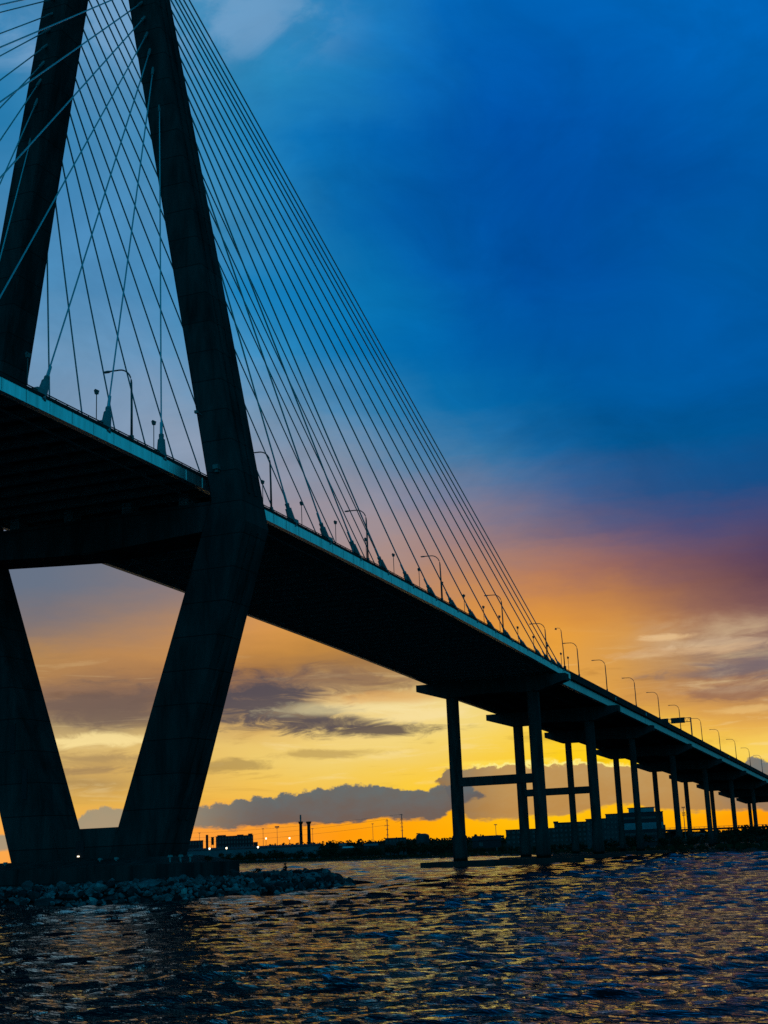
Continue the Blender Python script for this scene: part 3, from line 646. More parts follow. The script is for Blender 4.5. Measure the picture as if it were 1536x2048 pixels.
for i, x in enumerate(LAMPS):
    t = thing('street_lamp', 'curved arm street lamp ' + WHERE[i], 'street lamp', (x, -18.62, zd(x) + (0.6 if x > 207 else 0.4)), 0, 'street lamps along the near parapet')
    if i == 0: lamp_parts(t); first_lamp = t
    else:
        for ch in first_lamp.children:
            c = ch.copy(); COL.objects.link(c); c.parent = t
POSTS = [-44.5, -30.2, -16.4, 16.2, 30.5, 44.5, 58.4, 72.3, 86.5, 100.5, 115.1, 129.2, 141.7, 157.0, 171.3, 185.0, 199.1, 206.9]
for i, x in enumerate(POSTS):
    lab = 'short deck edge post with small lamp head, ' + (['in front of the far tower leg', 'between the two leftmost anchor spires', 'beside the anchor spire nearest the tower'][i] if i < 3 else '%s right of the near leg' % ORD[i - 3])
    t = thing('path_light', lab, 'path light', (x, -18.66, zd(x) + 0.7), 0, 'short path lights along the deck edge')
    if i == 0:
        m = MB(); m.tube([(0, 0, 0), (0, 0, 3.4)], 0.065, 6); m.build('post', M['pole'], t)
        m = MB(); m.box((0, 0, 3.55), (0.34, 0.34, 0.5), taper=1.5); m.tube([(-0.3, 0, 3.78), (0.2, 0, 3.7)], 0.16, 8); m.build('lamp_head', M['pole'], t)
        first_post = t
    else:
        for ch in first_post.children:
            c = ch.copy(); COL.objects.link(c); c.parent = t
t = thing('camera_mast', 'tall thin straight mast with a small hooked head, where the last cable meets the deck', 'mast', (203.2, -18.5, zd(203.2)))
m = MB(); m.tube([(0, 0, 0), (0, 0.1, 6), (0, 0.35, 11.4), (0, 0.7, 12.1), (0, 1.5, 12.2)], [0.17, 0.13, 0.10, 0.07, 0.06], 8); m.build('pole', M['pole'], t, True)
m = MB(); m.tube([(0, 1.75, 12.25), (0, 1.85, 11.75)], [0.22, 0.3], 8); m.build('camera_head', M['pole'], t)
m = MB(); m.box((0, 0, 0.75), (0.7, 0.6, 1.5)); m.build('cabinet', M['sign'], t)
t = thing('sign_gantry', 'overhead sign gantry with two dark sign panels above the approach roadway', 'sign gantry', (413.0, -18.5, zd(413) + 0.6))
m = MB(); m.tube([(0, 0, 0), (0, 0, 7.6)], 0.28, 10); m.build('post', M['pole'], t)
m = MB()
for z in (5.9, 7.5):
    for xx in (-0.4, 0.4): m.tube([(xx, 0, z), (xx, 17.5, z)], 0.10, 6)
for k in range(12):
    y = k * 1.5; m.tube([(-0.4, y, 5.9), (-0.4, y + 0.75, 7.5)], 0.06, 5); m.tube([(-0.4, y + 0.75, 7.5), (-0.4, y + 1.5, 5.9)], 0.06, 5)
m.build('truss_arm', M['pole'], t)
for y in (5.15, 11.9):
    m = MB(); m.box((-0.75, y, 6.62), (0.18, 5.7, 2.3)); sp = m.build('sign_panel', M['sign'], t)

# ------------------------------------------------------------------ rock island
IA, IB = 44.0, 33.6
def isl(th, inward):
    return ((IA - inward) * math.cos(th), (IB - inward) * math.sin(th))
def berm(inward): 
    return 2.15 * (1 - (1 - min(max(inward, -1) / 6.5, 1)) ** 1.6) if inward > 0 else inward * 0.6
m = MB(); rings = []
for inw, z in ((-3, -1.6), (0, -0.5), (2.2, 0.55), (4.5, 1.2), (7, 1.55), (16, 1.5)):
    rings.append([(*isl(2 * math.pi * k / 72, inw), z) for k in range(72)])
m.loft(rings); struct(m.build('island', M['mound'], None, True))

def rock_mesh(seed, sub=2):
    import bmesh
    rnd = random.Random(seed); bm = bmesh.new(); bmesh.ops.create_icosphere(bm, subdivisions=sub, radius=0.5)
    planes = [(Vector((rnd.gauss(0, 1), rnd.gauss(0, 1), rnd.gauss(0, 1))).normalized(), rnd.uniform(0.20, 0.38)) for _ in range(12)]
    sx, sy, sz = rnd.uniform(0.9, 1.5), rnd.uniform(0.8, 1.2), rnd.uniform(0.6, 0.9)
    for v in bm.verts:
        for n, d in planes:
            q = v.co.dot(n)
            if q > d: v.co -= n * (q - d)
        v.co *= 1 + 0.10 * mnoise.noise(v.co * 4 + Vector((seed, 0, 0)))
        v.co.x *= sx; v.co.y *= sy; v.co.z *= sz
    me = bpy.data.meshes.new('boulder'); bm.to_mesh(me); bm.free(); return me
ROCKS = [rock_mesh(100 + k) for k in range(10)]
for me in ROCKS: me.materials.append(M['rock'])
SMALL = [rock_mesh(300 + k, 1) for k in range(6)]
rnd = random.Random(5)
cand = []
tries = 0
while len(cand) < 1500 and tries < 40000:
    tries += 1
    th = rnd.uniform(0, 2 * math.pi); inw = rnd.uniform(0.2, 8.0)
    x, y = isl(th, inw)
    if abs(x) < 12.4 and abs(y) < 16.8: continue
    nx, ny = math.cos(th) / IA, math.sin(th) / IB
    vis = (nx * (CAM.x - x) + ny * (CAM.y - y)) / (math.hypot(nx, ny) * math.hypot(CAM.x - x, CAM.y - y))
    br = math.degrees(math.atan2(y - CAM.y, x - CAM.x))
    cand.append((x, y, berm(inw), inw, vis, br))
def ok(c): return c[4] > -0.15 and 8 < c[5] < 38.5
front = []
def far_enough(c, L, dmin): return all((c[0] - q[0]) ** 2 + (c[1] - q[1]) ** 2 > dmin * dmin for q in L)
pool = [c for c in cand if ok(c)]
for dmin in (1.2, 0.85):
    for c in pool:
        if len(front) < 280 and c not in front and far_enough(c, front, dmin): front.append(c)
for i, (x, y, z, inw, vis, br) in enumerate(front):
    me = ROCKS[i % len(ROCKS)]; o = bpy.data.objects.new('boulder', me); COL.objects.link(o)
    s = rnd.choice((0.7, 0.85, 1.0, 1.2, 1.45, 1.8)) * rnd.uniform(0.9, 1.1) * (1.12 if inw < 3 else 0.95)
    o.location = (x, y, z + 0.12 * s); o.scale = (s, s * rnd.uniform(0.85, 1.1), s * rnd.uniform(0.85, 1.2))
    o.rotation_euler = (rnd.uniform(-0.5, 0.5), rnd.uniform(-0.5, 0.5), rnd.uniform(0, 6.28))
    wet = inw < 1.3
    if wet:
        o.material_slots[0].link = 'OBJECT'; o.material_slots[0].material = M['rockwet']
    tag(o, 'dark wet boulder at the waterline of the rock island' if wet else 'blue grey angular boulder heaped on the slope of the rock island', 'boulder', 'boulders of the rock island')
for (x, y, z, s, lab) in ((-33.0, -20.5, 0.75, 1.25, 'white boulder near the waterline, brightest stone of the island slope'), (-41.0, -11.2, 0.55, 1.3, 'small pale boulder at the waterline near the left edge, left of the brightest stone'), (-24.5, -27.4, 1.2, 1.1, 'pale flat boulder on the island slope right of the brightest stone')):
    o = bpy.data.objects.new('boulder', ROCKS[3].copy()); COL.objects.link(o); o.data.materials[0] = M['rockpale']
    o.location = (x, y, z); o.scale = (s, s, s); o.rotation_euler = (0.3, 0.4, x); tag(o, lab, 'boulder', 'boulders of the rock island')
# smaller stones filling the gaps and the rest of the shore
vs, fs = [], []
for k in range(3800):
    th = rnd.uniform(0, 2 * math.pi); inw = rnd.uniform(-0.6, 9.5); x, y = isl(th, inw)
    if abs(x) < 11.9 and abs(y) < 16.3: continue
    me = SMALL[k % 6]; s = rnd.choice((0.4, 0.6, 0.8, 1.0, 1.25)); ca, sa = math.cos(k), math.sin(k); b = len(vs)
    z0 = berm(inw) + rnd.uniform(-0.25, 0.05)
    for v in me.vertices: vs.append((x + s * (v.co.x * ca - v.co.y * sa), y + s * (v.co.x * sa + v.co.y * ca), z0 + s * v.co.z))
    for p in me.polygons: fs.append(tuple(q + b for q in p.vertices))
m = MB(); m.v, m.f = vs, fs
rub = m.build('riprap_rubble', M['rock']); tag(rub, 'loose broken stones filling the gaps of the rock island', 'rubble'); rub['kind'] = 'stuff'

# ------------------------------------------------------------------ foliage
def clump_mesh(name, n, rx, ry, rz, leaf, seed, lobes=7):
    rr = random.Random(seed); cs = [(rr.uniform(-.6, .6) * rx, rr.uniform(-.6, .6) * ry, rr.uniform(-.5, .6) * rz, rr.uniform(.35, .6)) for _ in range(lobes)]
    vs, fs = [], []
    for i in range(n):
        c = cs[i % lobes]; d = Vector((rr.gauss(0, 1), rr.gauss(0, 1), rr.gauss(0, 1))).normalized() * (rr.random() ** 0.4)
        p = Vector((c[0] + d.x * rx * c[3], c[1] + d.y * ry * c[3], c[2] + d.z * rz * c[3]))
        a = Vector((rr.gauss(0, 1), rr.gauss(0, 1), rr.gauss(0, 1))).normalized(); b = a.orthogonal().normalized(); e = a.cross(b)
        l = leaf * rr.uniform(.6, 1.3); k = len(vs)
        vs += [p + b * l, p + e * l * .6, p - b * l, p - e * l * .6]; fs.append((k, k + 1, k + 2, k + 3))
    return vs, fs
def shrub(loc, size, lab, seed):
    t = thing('shrub', lab, 'shrub', loc)
    m = MB(); m.tube([(0, 0, -0.3), (0.02, 0, size * 0.5)], 0.05, 5); m.build('stem', M['bark'], t)
    m = MB(); vs, fs = clump_mesh('f', 260, size * .8, size * .8, size * .5, 0.10, seed); m.add([(v.x, v.y, v.z + size * .5) for v in vs], fs); m.build('foliage', M['leaf'], t)
shrub((13.0, -17.9, 2.0), 1.15, 'low dark shrub on the island crest, just right of the concrete pile cap', 3)
shrub((3.0, -15.95 + 0.4, 4.25), 0.9, 'small dark weed bush on the corner of the pile cap beside the near tower leg', 4)

# ------------------------------------------------------------------ person sitting on the crest
def build_person():
    t = thing('person', 'person in dark clothes and a round hat sitting on the island rocks', 'person', (15.0, -21.6, 2.5), R(200))
    pts = {'pelvis': (0, 0, .16, .17), 'belly': (.03, 0, .36, .155), 'chest': (.10, 0, .58, .17), 'neck': (.16, 0, .76, .06), 'head0': (.18, 0, .86, .095), 'head1': (.20, 0, .97, .09),
           'hl': (.02, .11, .14, .10), 'kl': (.42, .20, .36, .075), 'al': (.55, .18, .02, .055), 'fl': (.74, .20, -.02, .045),
           'hr': (.02, -.11, .14, .10), 'kr': (.40, -.24, .34, .075), 'ar': (.58, -.20, .02, .055), 'fr': (.76, -.22, -.02, .045),
           'sl': (.09, .19, .62, .075), 'el': (.22, .30, .40, .05), 'wl': (.42, .20, .44, .035), 'pl': (.50, .16, .42, .03),
           'sr': (.09, -.19, .62, .075), 'er': (-.05, -.34, .38, .05), 'wr': (-.22, -.36, .14, .035), 'pr': (-.26, -.37, .07, .03)}
    ed = ['pelvis belly', 'belly chest', 'chest neck', 'neck head0', 'head0 head1', 'pelvis hl', 'hl kl', 'kl al', 'al fl', 'pelvis hr', 'hr kr', 'kr ar', 'ar fr', 'chest sl', 'sl el', 'el wl', 'wl pl', 'chest sr', 'sr er', 'er wr', 'wr pr']
    k = list(pts); me = bpy.data.meshes.new('body')
    me.from_pydata([pts[q][:3] for q in k], [tuple(k.index(w) for w in e.split()) for e in ed], []); me.update()
    o = bpy.data.objects.new('body', me); COL.objects.link(o); o.parent = t; me.materials.append(M['cloth'])
    o.modifiers.new('skin', 'SKIN')
    if not me.skin_vertices: 
        import bmesh
        bm = bmesh.new(); bm.from_mesh(me); bm.verts.layers.skin.verify(); bm.to_mesh(me); bm.free()
    for i, q in enumerate(k):
        me.skin_vertices[0].data[i].radius = (pts[q][3],) * 2
    me.skin_vertices[0].data[0].use_root = True
    sb = o.modifiers.new('smooth', 'SUBSURF'); sb.levels = 2; sb.render_levels = 2
    m = MB(); m.tube([(.17, 0, 1.00), (.18, 0, 1.02)], 0.25, 14); m.tube([(.18, 0, 1.02), (.20, 0, 1.13), (.205, 0, 1.17)], [0.13, 0.12, 0.07], 12); m.build('hat', M['dark'], t)
build_person()

# ------------------------------------------------------------------ far shore: land
SHORE = [(4200, 3600), (2300, 1500), (1560, 915), (1160, 590), (1081, 535), (960, 432), (860, 351), (752, 257), (685, 196), (576, 116), (497, 68), (430, 32), (362, -7), (300, -38), (244, -63), (170, -110), (150, -260), (420, -900), (1500, -2600), (4000, -6000)]
def fine_line(P, step=9.0):
    out = []
    for (a, b), (c, d) in zip(P, P[1:]):
        n = max(1, int(min(math.hypot(c - a, d - b), 1200) / step))
        for k in range(n): out.append((lerp(a, c, k / n), lerp(b, d, k / n)))
    return out
SL = fine_line(SHORE)
m = MB(); rs = []
def inland(i, dist, zz):
    a = SL[max(i - 2, 0)]; b = SL[min(i + 2, len(SL) - 1)]; tx, ty = b[0] - a[0], b[1] - a[1]; L = math.hypot(tx, ty)
    nx, ny = -ty / L, tx / L
    if nx < 0 and 0 <= 1: pass
    return (SL[i][0] + nx * dist, SL[i][1] + ny * dist, zz)
def wob(i, s): return 4.0 * mnoise.noise(Vector((SL[i][0] * 0.03, SL[i][1] * 0.03, s)))
n = len(SL); rows = []
for i in range(n):
    w = wob(i, 0.0)
    rows.append([inland(i, -6 + w, -1.5), inland(i, w, 0.25), inland(i, 5 + w, 1.0), inland(i, 14, 1.3)])
vs = [p for r in rows for p in r]; fs = []
for i in range(n - 1):
    for j in range(3): fs.append((i * 4 + j, i * 4 + j + 1, (i + 1) * 4 + j + 1, (i + 1) * 4 + j))
k0 = len(vs)
for i in range(n):
    x, y, _ = rows[i][3]; vs.append((x * 1.0 + 12000, y * 1.0 + 1500 * 0 + (y) * 0.5, 1.3))
for i in range(n - 1): fs.append((i * 4 + 3, k0 + i, k0 + i + 1, (i + 1) * 4 + 3))
m.add(vs, fs); struct(m.build('land', M['land']))

# ------------------------------------------------------------------ far shore: trees
TREE = []
for k in range(7):
    vs, fs = clump_mesh('c', 380, 3.6, 3.6, 3.0, 0.42, 40 + k, 9)
    me = bpy.data.meshes.new('crown'); me.from_pydata([(v.x, v.y, v.z + 5.0) for v in vs], [], fs); me.materials.append(M['leaf'])
    b = MB(); b.tube([(0, 0, -0.5), (0.1, 0, 2.5), (-0.1, 0.1, 5.0)], [0.32, 0.24, 0.14], 6); b.tube([(0, 0, 2.4), (1.2, 0.3, 4.6)], [0.15, 0.08], 5); b.tube([(0, 0, 2.8), (-1.1, -0.5, 4.9)], [0.15, 0.08], 5)
    tm = bpy.data.meshes.new('trunk'); tm.from_pydata(b.v, [], b.f); tm.materials.append(M['bark']); TREE.append((me, tm))
def tree(x, y, z, s, lab, k, group, wide=1.0):
    t = thing('tree', lab, 'tree', (x, y, z), rnd.uniform(0, 6.28), group); t.scale = (s * wide, s * wide, s)
    for nm, me in zip(('crown', 'trunk'), TREE[k % 7]):
        o = bpy.data.objects.new(nm, me); COL.objects.link(o); o.parent = t
def bearing(x, y): return math.degrees(math.atan2(y - CAM.y, x - CAM.x))
k = 0
for i in range(0, len(SL)):
    x, y, z = inland(i, rnd.uniform(7, 16), 1.1); b = bearing(x, y)
    if not (4.5 < b < 30.5) or x > 1250: continue
    D = math.hypot(x - CAM.x, y - CAM.y)
    if any(abs(x - px) < 7 and abs(abs(y) - 11.5) < 5 for px in PIERS): continue
    if D > 880: s, lab, every = rnd.choice((0.7, 0.85, 1.0, 1.0, 1.15, 1.4)) * rnd.uniform(0.9, 1.1), 'dark tree in the belt along the far shore below the warehouse and chimneys', 1
    elif D > 620: s, lab, every = rnd.uniform(0.42, 0.62), 'low dark tree on the shore below the apartment blocks', 1
    else: s, lab, every = rnd.uniform(0.50, 0.75), 'dark tree on the near right shore under the approach span', 1
    tree(x, y, z, s, lab, k, 'trees along the far shore', 1.25); k += 1
for x, y, s, w, lab in ((457, 14, 0.95, 1.35, 'broad dark tree right of the office block, between two slim piers'), (462, 20, 0.85, 1.2, 'dark tree tucked behind the broad one right of the office block'), (372, -38, 1.0, 1.3, 'big dark tree at the right edge, leftmost of the clump under the viaduct'), (364, -44, 1.05, 1.3, 'big dark tree at the right edge, middle of the clump under the viaduct'), (358, -50, 1.0, 1.3, 'big dark tree at the right edge, rightmost of the clump under the viaduct'),
    (1120.4, 363.8, 2.0, 0.9, 'solitary bushy tree on the skyline, left of the pale round tank'), (1030, 318, 1.75, 1.2, 'rounded tree on the skyline right of the pale round tank'), (1022, 300, 1.5, 1.1, 'scrubby treetop on the skyline just left of the tallest pier'), (1388.7, 566.6, 2.6, 1.1, 'rounded treetop on the skyline right of the pair of big chimneys'), (1404, 653, 2.7, 1.4, 'broad treetop on the skyline between two lit lamps'), (1412, 664, 2.6, 1.2, 'treetop on the skyline under the left skyline lamp')):
    tree(x, y, 1.2, s, lab, k, 'trees along the far shore', w); k += 1
# undergrowth along the bank and the far wooded ridge: masses nobody could count
vs, fs = [], []
for i in range(len(SL)):
    x, y, z = inland(i, 3, 0.6)
    if not (4 < bearing(x, y) < 31) or x > 1300: continue
    for q in range(26):
        px, py, pz = inland(i, rnd.uniform(1, 18), rnd.uniform(0.3, 2.6) ** 1.0); px += rnd.uniform(-5, 5); py += rnd.uniform(-5, 5)
        l = rnd.uniform(0.5, 1.1); a = rnd.uniform(0, 3.14); b = len(vs); ca, sa = math.cos(a) * l, math.sin(a) * l
        vs += [(px - ca, py - sa, pz - l * .5), (px + ca, py + sa, pz - l * .5), (px + ca * .6, py + sa * .6, pz + l * .6), (px - ca * .6, py - sa * .6, pz + l * .6)]; fs.append((b, b + 1, b + 2, b + 3))
m = MB(); m.v, m.f = vs, fs
o = m.build('shore_undergrowth', M['leaf']); tag(o, 'dark low undergrowth along the bank of the far shore', 'undergrowth'); o['kind'] = 'stuff'
def polar(b, D): return (CAM.x + D * math.cos(R(b)), CAM.y + D * math.sin(R(b)))
RIDGE = [(31.5, 2100, 26), (29.2, 2100, 22), (28.0, 2100, 20), (27.0, 2150, 20), (26.7, 2150, 22), (26.2, 2150, 24), (25.5, 2150, 26), (24.6, 2150, 25), (23.5, 2100, 26), (22.5, 2100, 25), (21.5, 2000, 25), (20.6, 1900, 24), (20.0, 1800, 21), (19.2, 1700, 20), (18.3, 1600, 19), (17.4, 1500, 18), (16.4, 1450, 17), (14, 1400, 16), (11, 1350, 14), (8, 1300, 12), (4, 1250, 12)]
vs, fs = [], []; rg = []
for (b0, D0, h0), (b1, D1, h1) in zip(RIDGE, RIDGE[1:]):
    nn = max(2, int(abs(b0 - b1) * 2200 * 0.01745 / 5))
    for q in range(nn):
        f = q / nn; b = lerp(b0, b1, f); D = lerp(D0, D1, f); h = lerp(h0, h1, f) * (0.93 + 0.16 * mnoise.noise(Vector((b * 5, 0, 0))))
        x, y = polar(b, D); rg.append((x, y, h, b))
        for w in range(16):
            px, py = x + rnd.uniform(-5, 5), y + rnd.uniform(-5, 5); pz = h * rnd.uniform(0.72, 1.0); l = rnd.uniform(0.9, 2.1); a = rnd.uniform(0, 3.14); k1 = len(vs)
            ca, sa = math.cos(a) * l, math.sin(a) * l
            vs += [(px - ca, py - sa, pz - l * .5), (px + ca, py + sa, pz - l * .5), (px + ca * .5, py + sa * .5, pz + l * .6), (px - ca * .5, py - sa * .5, pz + l * .6)]; fs.append((k1, k1 + 1, k1 + 2, k1 + 3))
m = MB(); m.v, m.f = vs, fs
o = m.build('wooded_ridge', M['leaf']); tag(o, 'far dark wooded skyline behind the warehouse and roofs', 'woodland'); o['kind'] = 'stuff'
m = MB(); m.loft([[(x + 30 * math.cos(R(b)), y + 30 * math.sin(R(b)), 0.5), (x, y, 0.5), (x + 6, y + 2, h * 0.9), (x + 25 * math.cos(R(b)), y + 25 * math.sin(R(b)), h * 0.85)] for x, y, h, b in rg]); struct(m.build('hills', M['land'], None, True))

# ------------------------------------------------------------------ far shore: buildings
def face(b): return R(b)                       # local +x points away from the viewpoint, local y runs left
def windows(t, w, h, rows, cols, x0, mw='glass', hs=0.5, ws=0.5, z0=2.0):
    me = None
    for r_ in range(rows):
        zc = z0 + (r_ + 0.5) * (h - z0) / rows
        for c in range(cols):
            y = -w / 2 + (c + 0.5) * w / cols
            if me is None:
                m = MB(); m.box((0, 0, 0), (0.14, ws * w / cols, hs * (h - z0) / rows)); o = m.build('window', M[mw], t); me = o.data
            else:
                o = bpy.data.objects.new('window', me); COL.objects.link(o); o.parent = t
            o.location = (x0 - 0.06, y, zc)
def block(name, lab, cat, xy, b, w, h, depth, mt, rows=0, cols=0, base=1.2, group=None):
    t = thing(name, lab, cat, (xy[0], xy[1], base), face(b), group); H = h - base
    m = MB(); m.box((depth / 2, 0, H / 2), (depth, w, H)); m.build('wall', M[mt], t)
    m = MB(); m.box((depth / 2, 0, H + 0.25), (depth + 0.6, w + 0.6, 0.5)); m.build('roof', M['dark'], t)
    if rows: windows(t, w, H, rows, cols, 0.0)
    return t, H
t, H = block('office_building', 'low dark building cut off by the tower leg, left of the square chimney', 'building', (1488, 816), 29.2, 30, 30.2, 20, 'dark', 4, 8)
t, H = block('flat_roofed_block', 'long dark flat roofed block on the skyline, right of the short square chimney', 'building', (1603.6, 812.7), 27.5, 52, 36.0, 24, 'dark', 6, 13)
for yy, ww, hh in ((18, 12, 1.6), (-8, 9, 1.3), (-22, 6, 2.2)):
    m = MB(); m.box((8, yy, H + 0.5 + hh / 2), (6, ww, hh)); m.build('roof_plant', M['dark'], t)
m = MB(); m.box((6, -29.2, (26.8 - 1.2) / 2), (12, 6, 25.6)); m.build('wing', M['dark'], t)
t = thing('warehouse', 'long pale blue warehouse behind the shore trees, lamps along its front', 'warehouse', (1302.2, 633.6, 1.2), face(26.8))
m = MB(); m.box((12, 0, 7.2), (24, 158, 14.4)); m.build('wall', M['shed'], t)
m = MB(); m.loft([[(-0.5, y, 14.4), (24.5, y, 14.4), (24.5, y, 15.0), (12, y, 17.2), (-0.5, y, 15.2)] for y in (-79.5, 79.5)]); m.build('roof', M['wall'], t)
for k in range(9):
    m = MB(); m.box((-0.1, -68 + k * 17, 3.0), (0.3, 8, 5.6)); m.build('loading_door', M['dark'], t)
def chimney(name, lab, xy, h, w, cap=True, top=0):
    t = thing(name, lab, 'chimney', (xy[0], xy[1], 1.0)); n = 16
    m = MB(); m.tube([(0, 0, 0), (0, 0, h * .6), (0, 0, h - 4 if cap else h)], [w * .56, w * .48, w * .44], n); m.build('shaft', M['chim'], t)
    if cap:
        m = MB(); m.tube([(0, 0, h - 4), (0, 0, h - 2.2), (0, 0, h - 1.2), (0, 0, h)], [w * .44, w * .66, w * .72, w * .70], n); m.build('crown', M['chim'], t)
    if top:
        m = MB(); m.tube([(0, 0, h), (0, 0, h + top)], w * 0.24, 10); m.tube([(0, 0, h + top * .5), (0, 0, h + top * .56)], w * .34, 10); m.build('flue', M['steel'], t)
chimney('chimney', 'tall dark chimney with a thin flue on its flared top, left one of the pair', (1644.5, 729.5), 51.2, 4.7, True, 9.2)
chimney('chimney', 'tall dark chimney with a flared open top, right one of the pair', (1649.2, 719.3), 50.8, 5.2)
t = thing('chimney', 'short square dark chimney left of the long flat roofed block', 'chimney', (1497.9, 798.6, 1.0), face(28.6))
m = MB(); m.box((0, 0, 18), (3.4, 3.4, 36)); m.build('shaft', M['chim'], t)
m = MB(); m.box((0, 0, 36.2), (3.0, 3.0, 0.5)); m.build('crown', M['chim'], t)
t = thing('water_tower', 'narrow stacked steel tank on thin legs between the square chimney and the long block', 'tank', (1501.3, 792.2, 1.0), face(28.3))
m = MB(); m.tube([(0, 0, 23), (0, 0, 33.0)], 1.9, 12); m.build('tank', M['chim'], t)
m = MB()
for z in (26, 29.5, 32.7): m.tube([(0, 0, z), (0, 0, z + 0.5)], 2.3, 12)
m.build('hoop', M['chim'], t)
for sx, sy in ((-1, -1), (1, -1), (1, 1), (-1, 1)):
    m = MB(); m.tube([(sx * 1.5, sy * 1.5, 0), (sx * 1.2, sy * 1.2, 23)], 0.22, 5); m.build('leg', M['chim'], t)
def mast(lab, xy, h, head='ring', b=26):
    t = thing('light_mast', lab, 'light mast', (xy[0], xy[1], 1.0), face(b), 'tall light masts on the far skyline')
    m = MB(); m.tube([(0, 0, 0), (0, 0, h)], [0.34, 0.2], 6); m.build('pole', M['pole'], t)
    m = MB()
    if head == 'wide': m.box((0, 0, h), (1.0, 5.6, 1.6)); m.box((0, 0, h - 1.6), (1.0, 3.6, 0.6))
    else: m.box((0, 0, h), (1.6, 3.0, 0.5)); m.box((0, 0, h - 0.6), (1.0, 2.0, 0.3))
    m.build('lamp_head', M['pole'], t)
mast('thin light mast just right of the tower leg, leftmost on the skyline', (1405.6, 758.9), 37.5)
mast('thin light mast standing over the left skyline lamp', (1442.4, 688.5), 39.5)
mast('light mast with a wide bank of lamps, left of the pair of big chimneys', (1450.2, 672.6), 41, 'wide')
mast('thin light mast just right of the pair of big chimneys', (1469.1, 632.1), 37.2)
mast('thin light mast left of the two utility poles', (1499.0, 562.1), 40)
for lab, (x, y), z, in (('lit lamp at the left end of the warehouse front', (1200.5, 633.7), 16.4), ('lit lamp in front of the warehouse, second from the left', (1209.1, 617.5), 16.2), ('lit lamp in front of the warehouse, below the right end of the long block', (1224.7, 587.2), 15.9), ('lit lamp on the skyline, left one of the two above the warehouse roof', (1354.3, 641.1), 26.6), ('lit lamp on the skyline just left of the pair of big chimneys', (1366.4, 616.0), 25.8)):
    t = thing('yard_lamp', lab, 'lamp', (x, y, 1.0), face(27), 'lit yard lamps on the far shore')
    m = MB(); m.tube([(0, 0, 0), (0, 0, z - 1.2)], 0.2, 6); m.build('pole', M['pole'], t)
    m = MB(); m.tube([(-0.3, 0, z - 1.75), (-0.3, 0, z - 1.0), (-0.3, 0, z), (-0.3, 0, z + 0.3)], [0.4, 0.95, 0.95, 0.5], 14); m.build('lit_globe', M['lamp'], t, True)
def pylon(lab, xy, h, arms, b):
    t = thing('utility_pole', lab, 'utility pole', (xy[0], xy[1], 1.0), face(b), 'utility poles on the far shore')
    m = MB(); m.tube([(0, 0, 0), (0, 0, h)], [0.62, 0.4], 8); m.build('pole', M['pole'], t)
    for z, w in arms:
        m = MB(); m.box((0, w * 0.12, z), (0.3, w, 0.35)); m.tube([(0, w * .55, z - 0.9), (0, w * .55, z)], 0.16, 5); m.tube([(0, -w * .4, z - 0.9), (0, -w * .4, z)], 0.16, 5); m.build('cross_arm', M['pole'], t)
pylon('dark utility pole with cross arms, left and shorter one of the two', (1226.4, 435.7), 38.3, [(36.5, 2.6), (31.5, 4.4), (27.5, 2.2), (22, 2.4), (18.5, 2.2)], 21)
pylon('dark utility pole with cross arms, right and taller one of the two', (1232.0, 421.2), 42.8, [(42, 3.0), (37.5, 2.6), (33.5, 2.6), (29.5, 2.4), (26, 2.2)], 21)
for a, b, zz, lab in (((1226.4, 435.7), (1520, 905), (39, 36.5), 'thin power line running left from the shorter utility pole, lower strand'), ((1232, 421.2), (1560, 930), (43.5, 44), 'thin power line running left from the taller utility pole, upper strand'), ((1232, 421.2), (1230.2, 428), (38, 35.5), 'short sagging wire between the two utility poles'), ((1226.4, 435.7), (1500, 880), (33, 31), 'thin power line running left from the shorter utility pole, lowest strand')):
    o = Vector((a[0], a[1], zz[0])); pts = []
    for q in range(25):
        f = q / 24; sag = 5.0 if len(pts) >= 0 and abs(a[0] - b[0]) > 50 else 0.6
        pts.append((lerp(a[0], b[0], f) - o.x, lerp(a[1], b[1], f) - o.y, lerp(zz[0], zz[1], f) - 4 * sag * f * (1 - f) - o.z))
    m = MB(); m.tube(pts, 0.10, 5); w_ = m.build('power_line', M['pole']); w_.location = o; tag(w_, lab, 'power line', 'power lines over the far shore')
t = thing('storage_tank', 'rounded pale storage tank on the skyline left of the tallest pier', 'tank', (1051.4, 333.1, 1.0))
m = MB(); m.tube([(0, 0, 0), (0, 0, 16.8), (0, 0, 18.2), (0, 0, 19.2)], [6.1, 6.1, 5.4, 2.8], 24); m.build('shell', M['wall'], t, False)
m = MB(); m.box((0, 4, 19.2), (3, 3, 1.0)); m.build('hatch', M['dark'], t)
def house(name, lab, xy, b, w, h, base, mt, roof='pale'):
    t = thing(name, lab, 'house', (xy[0], xy[1], base), face(b), 'small roofs among the shore trees')
    m = MB(); m.box((4, 0, (h - base) * .32), (8, w, (h - base) * .64)); m.build('wall', M[mt], t)
    H = (h - base); m = MB(); m.loft([[(-0.5, y, H * .62), (8.5, y, H * .62), (4, y, H)] for y in (-w / 2 - .4, w / 2 + .4)]); m.build('roof', M[roof], t)
    m = MB(); m.box((-0.06, w * .2, H * .3), (0.15, w * .14, H * .3)); m.build('window', M['glass'], t)
house('house', 'small blue grey roofed house among the trees right of the chimneys, upper one', (1116.4, 440.6), 23.2, 6.5, 15.2, 9.5, 'dark', 'shed')
house('house', 'low house with a bright white roof among the dark trees right of the chimneys', (1072.6, 415.8), 22.9, 10.5, 12.0, 8.0, 'dark')
house('house', 'house with a peaked pale roof left of the utility poles', (1080.8, 396.1), 22.0, 13, 13.6, 8.5, 'dark', 'shed')
